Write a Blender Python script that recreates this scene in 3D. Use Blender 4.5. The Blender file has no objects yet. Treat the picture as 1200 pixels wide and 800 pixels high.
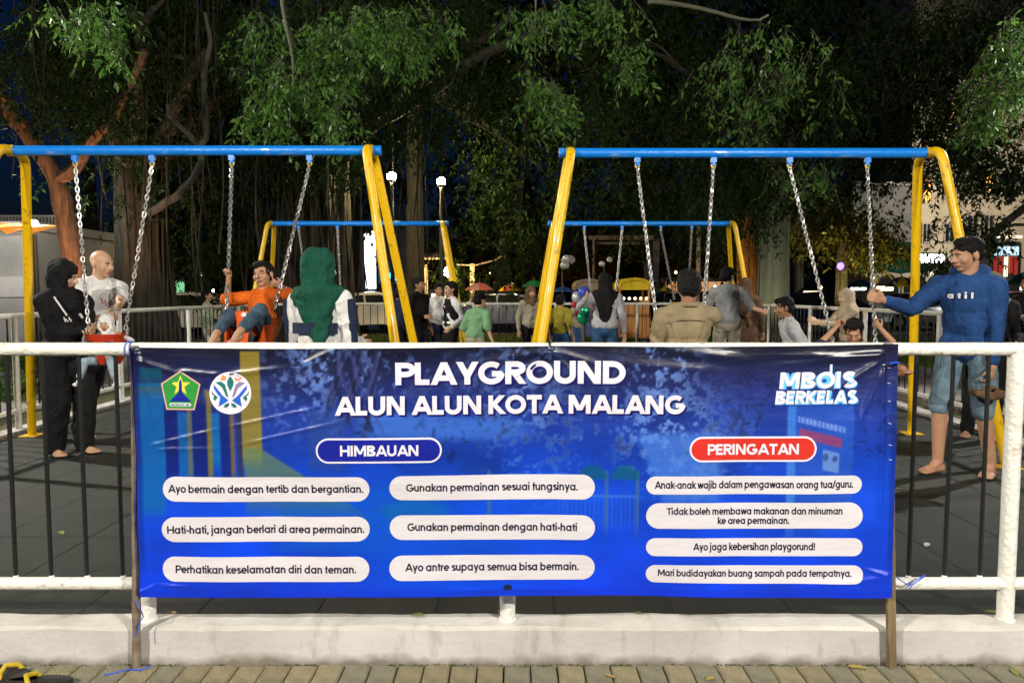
import bpy, bmesh, math, random
import numpy as np
from mathutils import Vector, Matrix, noise
R = math.radians
random.seed(7); RNG = np.random.default_rng(11)
C = bpy.context.scene.collection
scene = bpy.context.scene

# ---------------------------------------------------------------- camera
CAM_Z = 1.47; F_PX = 867.0; PITCH = math.atan(57/867)
cam_d = bpy.data.cameras.new('camera'); cam = bpy.data.objects.new('camera', cam_d); C.objects.link(cam)
cam_d.lens = F_PX/1200*36; cam_d.sensor_width = 36; cam_d.clip_start = .05; cam_d.clip_end = 3000
cam.location = (0, 0, CAM_Z); cam.rotation_euler = (math.pi/2-PITCH, 0, 0)
cam_d.dof.use_dof = False
scene.camera = cam

# ---------------------------------------------------------------- night sky
world = bpy.data.worlds.new('World'); scene.world = world; world.use_nodes = True
wn = world.node_tree.nodes; wl = world.node_tree.links
sky = wn.new('ShaderNodeTexSky'); sky.sky_type = 'NISHITA'; sky.sun_disc = False
sky.sun_elevation = R(-.2); sky.sun_rotation = R(200); sky.air_density = 1.0; sky.ozone_density = 5.5
bg = wn['Background']; bg.inputs['Strength'].default_value = 0.062
wl.new(sky.outputs[0], bg.inputs['Color'])
scene.view_settings.view_transform = 'Standard'; scene.view_settings.look = 'None'
scene.view_settings.exposure = 0.32; scene.view_settings.gamma = 1.0
scene.render.engine = 'CYCLES'
scene.cycles.max_bounces = 5; scene.cycles.diffuse_bounces = 2; scene.cycles.glossy_bounces = 3
scene.cycles.transmission_bounces = 3; scene.cycles.transparent_max_bounces = 6
scene.cycles.sample_clamp_indirect = 4.0
scene.cycles.use_denoising = True

def point_light(parent, loc, power, color, radius=.12):
    d = bpy.data.lights.new('lamp_light', 'POINT'); d.energy = power; d.color = color; d.shadow_soft_size = radius
    o = bpy.data.objects.new('lamp_light', d); C.objects.link(o); o.location = Vector(loc) - (parent.location if parent else Vector())
    if parent: o.parent = parent
    return o

# ---------------------------------------------------------------- placing helpers
_U = Vector((0, math.sin(PITCH), math.cos(PITCH))); _F = Vector((0, math.cos(PITCH), -math.sin(PITCH)))
def at(px, py, Y):
    d = Vector((1, 0, 0))*((px-600)/F_PX) + _U*(-(py-400)/F_PX) + _F
    return Vector((0, 0, CAM_Z)) + d*(Y/d.y)
def xat(px, Y): return (px-600)/F_PX*Y
FLOOR = .13

# ---------------------------------------------------------------- object helpers
def tag(o, label=None, cat=None, group=None, kind=None):
    if label: o['label'] = label
    if cat: o['category'] = cat
    if group: o['group'] = group
    if kind: o['kind'] = kind
    return o
def empty(name, loc=(0, 0, 0), rz=0, label=None, cat=None, group=None):
    o = bpy.data.objects.new(name, None); C.objects.link(o); o.location = loc; o.rotation_euler.z = rz
    o.empty_display_size = .1
    return tag(o, label, cat, group)
def link(name, me, parent=None, loc=(0, 0, 0), rot=None):
    o = bpy.data.objects.new(name, me); C.objects.link(o); o.location = loc
    if rot: o.rotation_euler = rot
    if parent: o.parent = parent
    return o
def smooth(me, ang=None):
    me.polygons.foreach_set('use_smooth', [True]*len(me.polygons))
    if ang: me.set_sharp_from_angle(angle=ang)
class MB:
    """collects vertices and faces of ONE mesh"""
    def __init__(s): s.v = []; s.f = []; s.m = []; s.mi = 0
    def add(s, vs, fs):
        n = len(s.v); s.v += [tuple(v) for v in vs]; s.f += [tuple(i+n for i in f) for f in fs]; s.m += [s.mi]*len(fs); return s
    def box(s, c, size, rot=None, taper=1.0):
        x, y, z = [a/2 for a in size]; vs = []
        for sx, sy, sz in ((-1,-1,-1),(1,-1,-1),(1,1,-1),(-1,1,-1),(-1,-1,1),(1,-1,1),(1,1,1),(-1,1,1)):
            t = taper if sz > 0 else 1
            p = Vector((sx*x*t, sy*y*t, sz*z))
            if rot is not None: p = rot @ p
            vs.append(p+Vector(c))
        return s.add(vs, [(3,2,1,0),(4,5,6,7),(0,1,5,4),(1,2,6,5),(2,3,7,6),(3,0,4,7)])
    def bevbox(s, lo, hi, b):
        x0,y0,z0 = lo; x1,y1,z1 = hi
        vs = [(x0,y0,z0),(x1,y0,z0),(x1,y1,z0),(x0,y1,z0),(x0,y0,z1-b),(x1,y0,z1-b),(x1,y1,z1-b),(x0,y1,z1-b),
              (x0+b,y0+b,z1),(x1-b,y0+b,z1),(x1-b,y1-b,z1),(x0+b,y1-b,z1)]
        return s.add(vs, [(0,1,5,4),(1,2,6,5),(2,3,7,6),(3,0,4,7),(4,5,9,8),(5,6,10,9),(6,7,11,10),(7,4,8,11),(8,9,10,11)])
    def tube(s, pts, rad, n=10, cap=True, closed=False):
        pts = [Vector(p) for p in pts]; k = len(pts)
        if not hasattr(rad, '__len__'): rad = [rad]*k
        up = None; base = len(s.v); vs = []
        for i, p in enumerate(pts):
            if closed: t = (pts[(i+1) % k]-pts[i-1])
            else: t = (pts[min(i+1, k-1)]-pts[max(i-1, 0)])
            t.normalize()
            if up is None:
                up = Vector((0, 0, 1)) if abs(t.z) < .9 else Vector((1, 0, 0))
            a = t.cross(up)
            if a.length < 1e-5: a = t.cross(Vector((0, 1, .3)))
            a.normalize(); b = a.cross(t).normalized(); up = b
            for j in range(n):
                th = 2*math.pi*j/n
                vs.append(p + (a*math.cos(th)+b*math.sin(th))*rad[i])
        fs = []
        for i in range(k if closed else k-1):
            for j in range(n):
                i2 = (i+1) % k; fs.append((i*n+j, i2*n+j, i2*n+(j+1) % n, i*n+(j+1) % n))
        if cap and not closed:
            fs.append(tuple(range(n))); fs.append(tuple(reversed([(k-1)*n+j for j in range(n)])))
        return s.add(vs, fs)
    def lathe(s, prof, c=(0, 0, 0), n=24):
        vs = []; c = Vector(c)
        for r, z in prof:
            for j in range(n):
                th = 2*math.pi*j/n; vs.append(c+Vector((r*math.cos(th), r*math.sin(th), z)))
        fs = [(i*n+j, i*n+(j+1) % n, (i+1)*n+(j+1) % n, (i+1)*n+j) for i in range(len(prof)-1) for j in range(n)]
        return s.add(vs, fs)
    def ell(s, c, r, rot=None, n=12, m=8):
        vs = []; c = Vector(c)
        for i in range(m+1):
            ph = math.pi*i/m
            for j in range(n):
                th = 2*math.pi*j/n
                p = Vector((r[0]*math.sin(ph)*math.cos(th), r[1]*math.sin(ph)*math.sin(th), r[2]*math.cos(ph)))
                if rot is not None: p = rot @ p
                vs.append(c+p)
        fs = [((i+1)*n+j, (i+1)*n+(j+1) % n, i*n+(j+1) % n, i*n+j) for i in range(m) for j in range(n)]
        return s.add(vs, fs)
    def prism(s, poly, y0, y1, axis='y'):
        n = len(poly)
        if axis == 'y': vs = [(p[0], y0, p[1]) for p in poly]+[(p[0], y1, p[1]) for p in poly]
        else: vs = [(p[0], p[1], y0) for p in poly]+[(p[0], p[1], y1) for p in poly]
        return s.add(vs, [tuple(range(n)), tuple(reversed(range(n, 2*n)))]+[(i, i+n, (i+1) % n+n, (i+1) % n) for i in range(n)])
    def mesh(s, name, mat, off=(0, 0, 0), sm=True, ang=R(40)):
        me = bpy.data.meshes.new(name)
        o = Vector(off); me.from_pydata([(v[0]-o.x, v[1]-o.y, v[2]-o.z) for v in s.v], [], s.f)
        for m in (mat if isinstance(mat, (list, tuple)) else [mat]): me.materials.append(m)
        if any(s.m): me.polygons.foreach_set('material_index', s.m)
        if sm: smooth(me, ang)
        me.update(); return me
    def build(s, name, mat, parent=None, sm=True, origin=None, ang=R(40), world=True):
        """world=True: vertices are world coordinates"""
        if parent is not None:
            off = Vector((0, 0, 0)); q = parent
            while q is not None and world: off += q.location; q = q.parent
            return link(name, s.mesh(name, mat, off, sm, ang), parent)
        if origin is None:
            a = np.array(s.v); origin = ((a[:, 0].min()+a[:, 0].max())/2, (a[:, 1].min()+a[:, 1].max())/2, a[:, 2].min())
        return link(name, s.mesh(name, mat, origin, sm, ang), None, origin)
def arr_mesh(name, V, Fc, mat):
    """fast mesh from numpy arrays, faces all the same size"""
    me = bpy.data.meshes.new(name); k = Fc.shape[1]
    me.vertices.add(len(V)); me.vertices.foreach_set('co', V.astype(np.float32).ravel())
    me.loops.add(Fc.size); me.loops.foreach_set('vertex_index', Fc.astype(np.int32).ravel())
    me.polygons.add(len(Fc)); me.polygons.foreach_set('loop_start', np.arange(0, Fc.size, k, dtype=np.int32))
    me.polygons.foreach_set('loop_total', np.full(len(Fc), k, dtype=np.int32))
    me.materials.append(mat); me.update(calc_edges=True); return me

# ---------------------------------------------------------------- materials
def mat(name, col, rough=.6, metal=0, var=.0, vscale=8, col2=None, bump=0, bscale=40, emit=None, estr=0, coat=0, spec=.5,
        stretch=None, detail=5, trans=0, vlo=.35, vhi=.65):
    m = bpy.data.materials.new(name); m.use_nodes = True; nt = m.node_tree; n = nt.nodes; l = nt.links
    b = n['Principled BSDF']; b.inputs['Base Color'].default_value = (*col, 1); b.inputs['Roughness'].default_value = rough
    b.inputs['Metallic'].default_value = metal; b.inputs['Specular IOR Level'].default_value = spec
    b.inputs['Coat Weight'].default_value = coat
    tc = n.new('ShaderNodeTexCoord'); vec = tc.outputs['Object']
    if stretch:
        mp = n.new('ShaderNodeMapping'); mp.inputs['Scale'].default_value = stretch; l.new(vec, mp.inputs[0]); vec = mp.outputs[0]
    if col2 is not None:
        nz = n.new('ShaderNodeTexNoise'); nz.inputs['Scale'].default_value = vscale; nz.inputs['Detail'].default_value = detail
        l.new(vec, nz.inputs['Vector'])
        r = n.new('ShaderNodeValToRGB'); r.color_ramp.elements[0].position = vlo; r.color_ramp.elements[1].position = vhi
        r.color_ramp.elements[0].color = (*col, 1); r.color_ramp.elements[1].color = (*col2, 1)
        l.new(nz.outputs[0], r.inputs[0]); l.new(r.outputs[0], b.inputs['Base Color'])
        rr = n.new('ShaderNodeMapRange'); rr.inputs[3].default_value = max(0, rough-.1); rr.inputs[4].default_value = min(1, rough+.12)
        l.new(nz.outputs[0], rr.inputs[0]); l.new(rr.outputs[0], b.inputs['Roughness'])
    if bump:
        nb = n.new('ShaderNodeTexNoise'); nb.inputs['Scale'].default_value = bscale; nb.inputs['Detail'].default_value = 6
        l.new(vec, nb.inputs['Vector']); bp = n.new('ShaderNodeBump'); bp.inputs['Strength'].default_value = bump; bp.inputs['Distance'].default_value = .02
        l.new(nb.outputs[0], bp.inputs['Height']); l.new(bp.outputs[0], b.inputs['Normal'])
    if emit: b.inputs['Emission Color'].default_value = (*emit, 1); b.inputs['Emission Strength'].default_value = estr
    if trans: b.inputs['Transmission Weight'].default_value = trans
    return m
def leaf_mat(name, c1, c2, rough=.35):
    m = bpy.data.materials.new(name); m.use_nodes = True; nt = m.node_tree; n = nt.nodes; l = nt.links
    b = n['Principled BSDF']; out = n['Material Output']
    g = n.new('ShaderNodeNewGeometry'); r = n.new('ShaderNodeValToRGB')
    r.color_ramp.elements[0].color = (*c1, 1); r.color_ramp.elements[1].color = (*c2, 1)
    l.new(g.outputs['Random Per Island'], r.inputs[0]); l.new(r.outputs[0], b.inputs['Base Color'])
    b.inputs['Roughness'].default_value = rough; b.inputs['Specular IOR Level'].default_value = .22
    t = n.new('ShaderNodeBsdfTranslucent'); l.new(r.outputs[0], t.inputs[0])
    mx = n.new('ShaderNodeMixShader'); mx.inputs[0].default_value = .3
    l.new(b.outputs[0], mx.inputs[1]); l.new(t.outputs[0], mx.inputs[2]); l.new(mx.outputs[0], out.inputs[0])
    return m
def s2l(r, g, b):
    f = lambda c: (c/255)/12.92 if c <= 10 else ((c/255+.055)/1.055)**2.4
    return (f(r), f(g), f(b))
M = {}
M['white_rail'] = mat('white_rail_paint', (.78,.77,.72), .45, col2=(.42,.34,.22), vscale=22, bump=.45, bscale=45, vlo=.60, vhi=.80)
M['black_bar'] = mat('black_bar_paint', (.012,.012,.013), .4, bump=.1)
M['yellow'] = mat('yellow_enamel', (.86,.52,.003), .33, col2=(.40,.22,.01), vscale=16, bump=.15, bscale=60, coat=.2, vlo=.60, vhi=.72)
M['blue'] = mat('blue_enamel', (.004,.24,.86), .33, col2=(.22,.42,.80), vscale=11, bump=.2, bscale=50, coat=.2, vlo=.60, vhi=.70, stretch=(.35,1,1))
M['chain'] = mat('galvanised_chain', (.62,.61,.60), .38, metal=.85, bump=.1)
M['kerb'] = mat('painted_concrete', (.60,.575,.575), .85, col2=(.48,.46,.455), vscale=2.2, bump=.22, bscale=30)
M['kerb_top'] = mat('painted_concrete_top', (.62,.60,.56), .85, col2=(.46,.44,.40), vscale=4, bump=.3, bscale=35)
def dirty(m, z0, z1, colr, amt=.85, ns=9):
    # dirt gathered along the foot of a wall, and drips lower down from the top edge
    nt = m.node_tree; n = nt.nodes; l = nt.links; b = n['Principled BSDF']; src = b.inputs['Base Color'].links[0].from_socket
    tc = n.new('ShaderNodeTexCoord'); sp = n.new('ShaderNodeSeparateXYZ'); l.new(tc.outputs['Object'], sp.inputs[0])
    nz = n.new('ShaderNodeTexNoise'); nz.inputs['Scale'].default_value = ns; nz.inputs['Detail'].default_value = 7; l.new(tc.outputs['Object'], nz.inputs['Vector'])
    ma = n.new('ShaderNodeMath'); ma.operation = 'MULTIPLY_ADD'; ma.inputs[1].default_value = -.09; l.new(nz.outputs[0], ma.inputs[0]); l.new(sp.outputs['Z'], ma.inputs[2])
    mr = n.new('ShaderNodeMapRange'); mr.inputs[1].default_value = z0; mr.inputs[2].default_value = z1; mr.inputs[3].default_value = amt; mr.inputs[4].default_value = 0; l.new(ma.outputs[0], mr.inputs[0])
    n2 = n.new('ShaderNodeTexNoise'); n2.inputs['Scale'].default_value = 5; n2.inputs['Detail'].default_value = 8; mp = n.new('ShaderNodeMapping'); mp.inputs['Scale'].default_value = (3, 1, .8); l.new(tc.outputs['Object'], mp.inputs[0]); l.new(mp.outputs[0], n2.inputs['Vector'])
    r2 = n.new('ShaderNodeMapRange'); r2.inputs[1].default_value = .58; r2.inputs[2].default_value = .75; r2.inputs[4].default_value = .45; l.new(n2.outputs[0], r2.inputs[0])
    mxm = n.new('ShaderNodeMath'); mxm.operation = 'MAXIMUM'; l.new(mr.outputs[0], mxm.inputs[0]); l.new(r2.outputs[0], mxm.inputs[1])
    mx = n.new('ShaderNodeMix'); mx.data_type = 'RGBA'; mx.inputs[7].default_value = (*colr, 1); l.new(mxm.outputs[0], mx.inputs[0]); l.new(src, mx.inputs[6]); l.new(mx.outputs[2], b.inputs['Base Color'])
dirty(M['kerb'], -.045, -.005, (.14,.12,.08)); dirty(M['kerb_top'], -.5, -.4, (.22,.20,.15))
M['brick1'] = mat('paving_brick_a', (.31,.27,.165), .85, col2=(.19,.165,.10), vscale=9, bump=.6, bscale=120)
M['brick2'] = mat('paving_brick_b', (.35,.305,.19), .85, col2=(.23,.20,.12), vscale=11, bump=.6, bscale=120)
M['brick3'] = mat('paving_brick_c', (.27,.255,.18), .85, col2=(.17,.165,.11), vscale=8, bump=.6, bscale=120)
M['soil'] = mat('joint_soil', (.06,.05,.03), .95, col2=(.05,.07,.02), vscale=20, bump=.5)
M['tile'] = mat('rubber_tile_dark', (.008,.012,.010), .55, col2=(.020,.026,.022), vscale=6, bump=.5, bscale=260)
M['tile2'] = mat('rubber_tile_green', (.010,.015,.012), .58, col2=(.023,.030,.025), vscale=5, bump=.5, bscale=260)
M['grass_ground'] = mat('lawn_soil', (.06,.08,.02), .95, col2=(.09,.075,.04), vscale=1.5, bump=.6)
M['asphalt'] = mat('asphalt', (.045,.045,.045), .8, col2=(.06,.06,.058), vscale=3, bump=.4)
M['skin'] = mat('skin_tan', (.42,.22,.13), .5, col2=(.46,.25,.155), vscale=14, spec=.35)
M['skin_light'] = mat('skin_light', (.56,.34,.21), .48, col2=(.60,.37,.24), vscale=14, spec=.35)
M['skin_dark'] = mat('skin_brown', (.28,.14,.075), .5, col2=(.33,.17,.095), vscale=14, spec=.35)
M['hair'] = mat('black_hair', (.006,.005,.0045), .62, bump=1.0, spec=.25, bscale=140, stretch=(1,1,.25))
M['eye_white'] = mat('eye_white', (.7,.68,.64), .3); M['pupil'] = mat('dark_iris', (.01,.007,.005), .2)
M['lip'] = mat('lip', (.36,.13,.09), .45)
def cloth(name, c, k=.75, rough=.85):
    m = mat(name, c, rough, col2=tuple(x*k for x in c), vscale=12, bump=.35, bscale=220, spec=.2); n = m.node_tree.nodes; l = m.node_tree.links
    fine = [q for q in n if q.type == 'BUMP'][0]; tc = [q for q in n if q.type == 'TEX_COORD'][0]
    mp = n.new('ShaderNodeMapping'); mp.inputs['Scale'].default_value = (1.6, 1.6, .55); mp.inputs['Rotation'].default_value = (.2, .5, 0); l.new(tc.outputs['Object'], mp.inputs[0])
    nz = n.new('ShaderNodeTexNoise'); nz.inputs['Scale'].default_value = 9; nz.inputs['Detail'].default_value = 2.5; nz.inputs['Distortion'].default_value = 1.6; l.new(mp.outputs[0], nz.inputs['Vector'])
    bp = n.new('ShaderNodeBump'); bp.inputs['Strength'].default_value = .5; bp.inputs['Distance'].default_value = .045; l.new(nz.outputs[0], bp.inputs['Height'])
    l.new(bp.outputs[0], fine.inputs['Normal']); return m
M['strings'] = mat('blue_nylon_string', (.01,.08,.6), .5)
M['wood'] = mat('weathered_wood', (.26,.19,.09), .8, col2=(.16,.11,.06), vscale=14, bump=.5, bscale=60, stretch=(3,3,.3))
M['rust_pipe'] = mat('worn_steel_pipe', (.30,.25,.19), .5, metal=.2, col2=(.17,.12,.08), vscale=18, bump=.3)
M['bark'] = mat('banyan_bark', (.060,.052,.036), .92, col2=(.028,.026,.018), vscale=5, bump=1.0, bscale=14, stretch=(2.5,2.5,.35))
M['bark_pale'] = mat('pale_bark', (.11,.105,.07), .88, col2=(.10,.10,.065), vscale=5, bump=1.0, bscale=14, stretch=(2.5,2.5,.4))
M['bark_brown'] = mat('brown_bark', (.22,.12,.065), .88, col2=(.08,.045,.025), vscale=6, bump=1.0, bscale=14, stretch=(2.5,2.5,.4))
M['leaf_lit'] = leaf_mat('leaf_fig_lit', (.030,.085,.014), (.10,.21,.035), .45)  # brighter copy: lamplight on the near sprays put into the colour
M['leaf_shaded'] = leaf_mat('leaf_fig_shaded', (.008,.024,.004), (.028,.060,.011), .6)  # same fig leaf darkened, night shade of the crowns put into the colour
M['leaf_dark'] = leaf_mat('leaf_deep_shaded', (.010,.022,.005), (.024,.045,.010), .6)  # darkest copy, shade of the far belt and right tree in its colour
M['leaf_yellow_lit'] = leaf_mat('leaf_yellow_lit', (.05,.05,.012), (.12,.11,.02))  # yellow lamplight on the foliage put into the leaf colour
M['grass_blade'] = leaf_mat('grass_blade', (.05,.11,.015), (.14,.22,.03), .6)
# ================================================================ lamps
M['lamp_pole'] = mat('lamp_pole_paint', (.05,.055,.05), .5)
def globe_lamp(px, py, Y, power, color, label, r=.17, pole=True):
    p = at(px, py, Y); t = empty('street_lamp', (p.x, p.y, .03), 0, label, 'street lamp', 'lit lamps beyond the playground')
    g = MB(); g.ell((0,0,p.z-.03), (r,r,r), n=16, m=10)
    L = power/(39.5*r*r)
    g.build('lamp_globe', mat('lit_globe', color, .5, emit=color, estr=L), t, world=False)
    h = p.z-.03-r*.95
    g = MB(); g.tube([(0,0,0),(0,0,h*.5),(0,0,h)], [.07,.055,.04], 10); g.lathe([(.13,0),(.13,.05),(.08,.12)], (0,0,0), 12); g.build('pole', M['lamp_pole'], t, world=False)
    g = MB(); g.lathe([(.05,0),(.09,.03),(.10,.06),(.07,.07)], (0,0,h-.04), 12); g.build('collar', M['lamp_pole'], t, world=False)
globe_lamp(459, 207, 17.5, 420, (1,.78,.40), 'lit globe lamp touching the leg of the left front swing frame, left of the pair', .11)
globe_lamp(517, 213, 17.5, 330, (1,.80,.42), 'lit globe lamp in the gap between the frames, right of the pair', .10)
globe_lamp(526, 319, 26, 300, (1,.62,.22), 'orange glowing lamp behind the leg of the far left frame', .2)
globe_lamp(40, 262, 15, 320, (1,.93,.75), 'small white lit lamp beside the left post near the orange awning', .07)
def flood(loc, h, power, color, label, aim, cone=150, group='floodlights on the street side'):
    """tall pole with an arm and a floodlight head that throws a cone of light"""
    t = empty('floodlight_pole', loc, 0, label, 'floodlight', group)
    g = MB(); g.tube([(0,0,0),(0,0,h)], [.09,.06], 12); g.build('pole', M['lamp_pole'], t, world=False)
    d = (Vector(aim)-Vector(loc)); d.z = 0; d.normalize(); hp_ = d*.9+Vector((0,0,h+.04))
    g = MB(); g.tube([Vector((0,0,h)), d*.5+Vector((0,0,h+.12)), d*.9+Vector((0,0,h+.08))], .03, 8); g.build('arm', M['lamp_pole'], t, world=False)
    dn = (Vector(aim)-Vector(loc)-hp_).normalized(); q = dn.to_track_quat('-Z', 'Y')
    g = MB(); g.box(hp_, (.34,.34,.06), q.to_matrix()); g.build('lamp_head', M['lamp_pole'], t, world=False, sm=False)
    l = bpy.data.lights.new('lamp_light', 'SPOT'); l.energy = power; l.color = color; l.shadow_soft_size = .10; l.spot_size = R(cone); l.spot_blend = .5
    o = bpy.data.objects.new('lamp_light', l); C.objects.link(o); o.parent = t; o.location = hp_+dn*.06; o.rotation_euler = q.to_euler()
flood((4.6,-3.6,0), 4.6, 2200, (1,.94,.82), 'floodlight pole on the street side to the right', (.5,5.2,.4), 112)
flood((-5.2,-2.8,0), 4.9, 1900, (1,.93,.80), 'floodlight pole on the street side to the left', (-.5,4.5,1.2), 150)
flood((-9.6,7.6,0), 5.2, 2000, (1,.95,.84), 'floodlight pole outside the left fence of the playground', (-1,8.5,.2), 80, 'floodlights beside the playground')
flood((9.4,8.6,0), 5.4, 1300, (1,.96,.88), 'floodlight pole outside the right fence of the playground', (1,8.6,.2), 80, 'floodlights beside the playground')
flood((26,33,0), 7.5, 4600, (1,.88,.66), 'unseen street light added across the road to brighten the cream building', (22,44,4), 140, 'added lights across the road')  # lamp added out of view to brighten the cream facade
flood((-13,13,0), 4.0, 350, (1,.95,.88), 'floodlight pole by the grey building on the left', (-12,17,1), 120, 'floodlights beside the playground')
# ---------------------------------------------------------------- geometric stroke lettering (capital height 1)
def arc(cx, cy, rx, ry, a0, a1, n=None):
    n = n or max(4, int(abs(a1-a0)/15))
    return [(cx+rx*math.cos(R(a0+(a1-a0)*i/n)), cy+ry*math.sin(R(a0+(a1-a0)*i/n))) for i in range(n+1)]
def glyph(ch, w):
    """list of strokes (centre lines; 'D' first = diagonal cut level), advance width"""
    h = w/2; X = .76; r = (X-w)/2; cx = h+r; cy = X/2; S = []; A = 1.05
    if ch == ' ': return [], .30
    if ch == 'A': return [('D',(h*.9,0),(.53,1)),('D',(1.06-h*.9,0),(.53,1)),[(.27,.30),(.79,.30)]], 1.06
    if ch == 'B': return [[(h,0),(h,1)],[(h,1-h),(.42,1-h)]+arc(.42,.755,.26-h*.2,.245-h,90,-90)[1:]+[(h,.51)],[(.42,.51)]+arc(.46,.2600,.30-h*.4,.25-h*.98,90,-90)+[(h,h)]], .86
    if ch == 'D': return [[(h,0),(h,1)],[(h,1-h),(.36,1-h)]+arc(.40,.5,.52-h,.5-h,90,-90)+[(h,h)]], .98
    if ch == 'E': return [[(h,0),(h,1)],[(w,1-h),(.66,1-h)],[(w,.5),(.60,.5)],[(w,h),(.66,h)]], .74
    if ch == 'G': return [arc(.54,.5,.54-h,.5-h+.01,48,345)+[(1.03-h,.46)],[(.56,.46),(1.05-h*.6,.46)]], 1.10
    if ch == 'H': return [[(h,0),(h,1)],[(.92-h,0),(.92-h,1)],[(w,.5),(.92-w,.5)]], 1.0
    if ch == 'I': return [[(h,0),(h,1)]], w+.12
    if ch == 'K': return [[(h,0),(h,1)],('D',(w+.02,.50),(.78-h*.5,1)),('D',(w+.05,.52),(.83-h*.5,0))], .88
    if ch == 'L': return [[(h,0),(h,1)],[(w,h),(.60,h)]], .66
    if ch == 'M': return [[(h,0),(h,1)],[(1.14-h,0),(1.14-h,1)],('D',(h*1.3,1),(.57,.18)),('D',(1.14-h*1.3,1),(.57,.18))], 1.22
    if ch == 'N': return [[(h,0),(h,1)],[(.94-h,0),(.94-h,1)],('D',(h*1.15,1),(.94-h*1.15,0))], 1.02
    if ch == 'O': return [arc(.54,.5,.54-h,.51-h,90,450,30)], 1.12
    if ch == 'P': return [[(h,0),(h,1)],[(h,1-h),(.42,1-h)]+arc(.42,.675,.33-h*.3,.325-h,90,-90)+[(h,.35+h)]], .80
    if ch == 'R': return [[(h,0),(h,1)],[(h,1-h),(.42,1-h)]+arc(.42,.70,.32-h*.3,.30-h,90,-90)+[(h,.40+h)],('D',(.40,.45),(.76-h*.4,0))], .85
    if ch == 'S': return [arc(.39,.735,.31-h*.4,.27-h,25,255)+arc(.41,.265,.33-h*.4,.27-h,75,-155)[1:]], .82
    if ch == 'T': return [[(.39,0),(.39,1-w)],[(0,1-h),(.78,1-h)]], .82
    if ch == 'U': return [[(h,1),(h,.38)]+arc(.44,.38,.44-h,.38-h+.01,180,360)[1:]+[(.88-h,1)]], .96
    if ch == 'Y': return [[(.42,0),(.42,.42)],('D',(.42,.36),(h*.8,1)),('D',(.42,.36),(.84-h*.8,1))], .86
    ring = arc(cx, cy, r, r+.005, 90, 450, 24)
    if ch == 'a' or ch == 'q': return [ring, [(2*r+h,0),(2*r+h,X)]], X+.14
    if ch == 'd': return [ring, [(2*r+h,0),(2*r+h,A)]], X+.14
    if ch == 'b': return [ring, [(h,0),(h,A)]], X+.09
    if ch == 'p': return [ring, [(h,-.28),(h,X)]], X+.09
    if ch == 'g': return [ring, [(2*r+h,X),(2*r+h,.02)]+arc(cx,.02,r,.30-h+.02,0,-150)[1:]], X+.14
    if ch == 'o': return [ring], X+.07
    if ch == 'c': return [arc(cx, cy, r, r, 45, 315, 20)], X-.02
    if ch == 'e': return [[(w*.8,cy),(2*r+w*.8,cy)], arc(cx, cy, r, r+.005, 0, 315, 22)], X+.05
    if ch == 'h': return [[(h,0),(h,A)],[(h,.30)]+arc(h+.23,.42,.23,X-.42-h,180,0)+[(h+.46,0)]], .46+w+.12
    if ch == 'n': return [[(h,0),(h,X)],[(h,.30)]+arc(h+.23,.42,.23,X-.42-h,180,0)+[(h+.46,0)]], .46+w+.12
    if ch == 'u': return [[(h,X),(h,.34)]+arc(h+.23,.34,.23,.34-h,180,360)+[(h+.46,.4)],[(h+.46,0),(h+.46,X)]], .46+w+.12
    if ch == 'm': return [[(h,0),(h,X)],[(h,.30)]+arc(h+.21,.44,.21,X-.44-h,180,0)+[(h+.42,0)],[(h+.42,.30)]+arc(h+.63,.44,.21,X-.44-h,180,0)+[(h+.84,0)]], .84+w+.12
    if ch == 'r': return [[(h,0),(h,X)],[(h,.34)]+arc(h+.26,.40,.26,X-.40-h,180,88)], .42
    if ch == 's': return [arc(.27,.555,.215-h*.3,.205-h,20,255,9)+arc(.285,.205,.235-h*.3,.205-h,75,-160,9)[1:]], .58
    if ch == 't': return [[(.17,X+.2),(.17,.2)]+arc(.30,.2,.13,.2-h,180,275)[1:],[(0,X-h),(.37,X-h)]], .43
    if ch == 'f': return [[(.17,0),(.17,.8)]+arc(.31,.8,.14,.26-h,180,88)[1:],[(0,X-h),(.37,X-h)]], .42
    if ch == 'i': return [[(h,0),(h,X)],[(h,X+.12),(h,X+.12+w*1.1)]], w+.12
    if ch == 'j': return [[(h,X),(h,-.12)]+arc(h-.13,-.12,.13,.14,0,-95)[1:],[(h,X+.12),(h,X+.12+w*1.1)]], w+.12
    if ch == 'l': return [[(h,0),(h,A)]], w+.12
    if ch == 'k': return [[(h,0),(h,A)],('D',(w,.36),(.56,X)),('D',(w+.03,.40),(.60,0))], .64
    if ch == 'w': return [('D',(h*.8,X),(.26,0)),('D',(.26,0),(.47,X)),('D',(.47,X),(.70,0)),('D',(.70,0),(.95-h*.8,X))], 1.0
    if ch == 'y': return [('D',(h*.8,X),(.34,.02)),('D',(.64-h*.8,X),(.22,-.28))], .70
    if ch == '.': return [[(h,0),(h,w*1.1)]], w+.1
    if ch == ',': return [('D',(h+.03,w),(h-.05,-.14))], w+.1
    if ch == '-': return [[(0,.38),(.32,.38)]], .40
    if ch == '!': return [[(h,.32),(h,1)],[(h,0),(h,w*1.1)]], w+.12
    if ch == '/': return [('D',(0,-.08),(.40,1.06))], .46
    if ch == 'ki': return [], .1
    return [], .3
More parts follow.
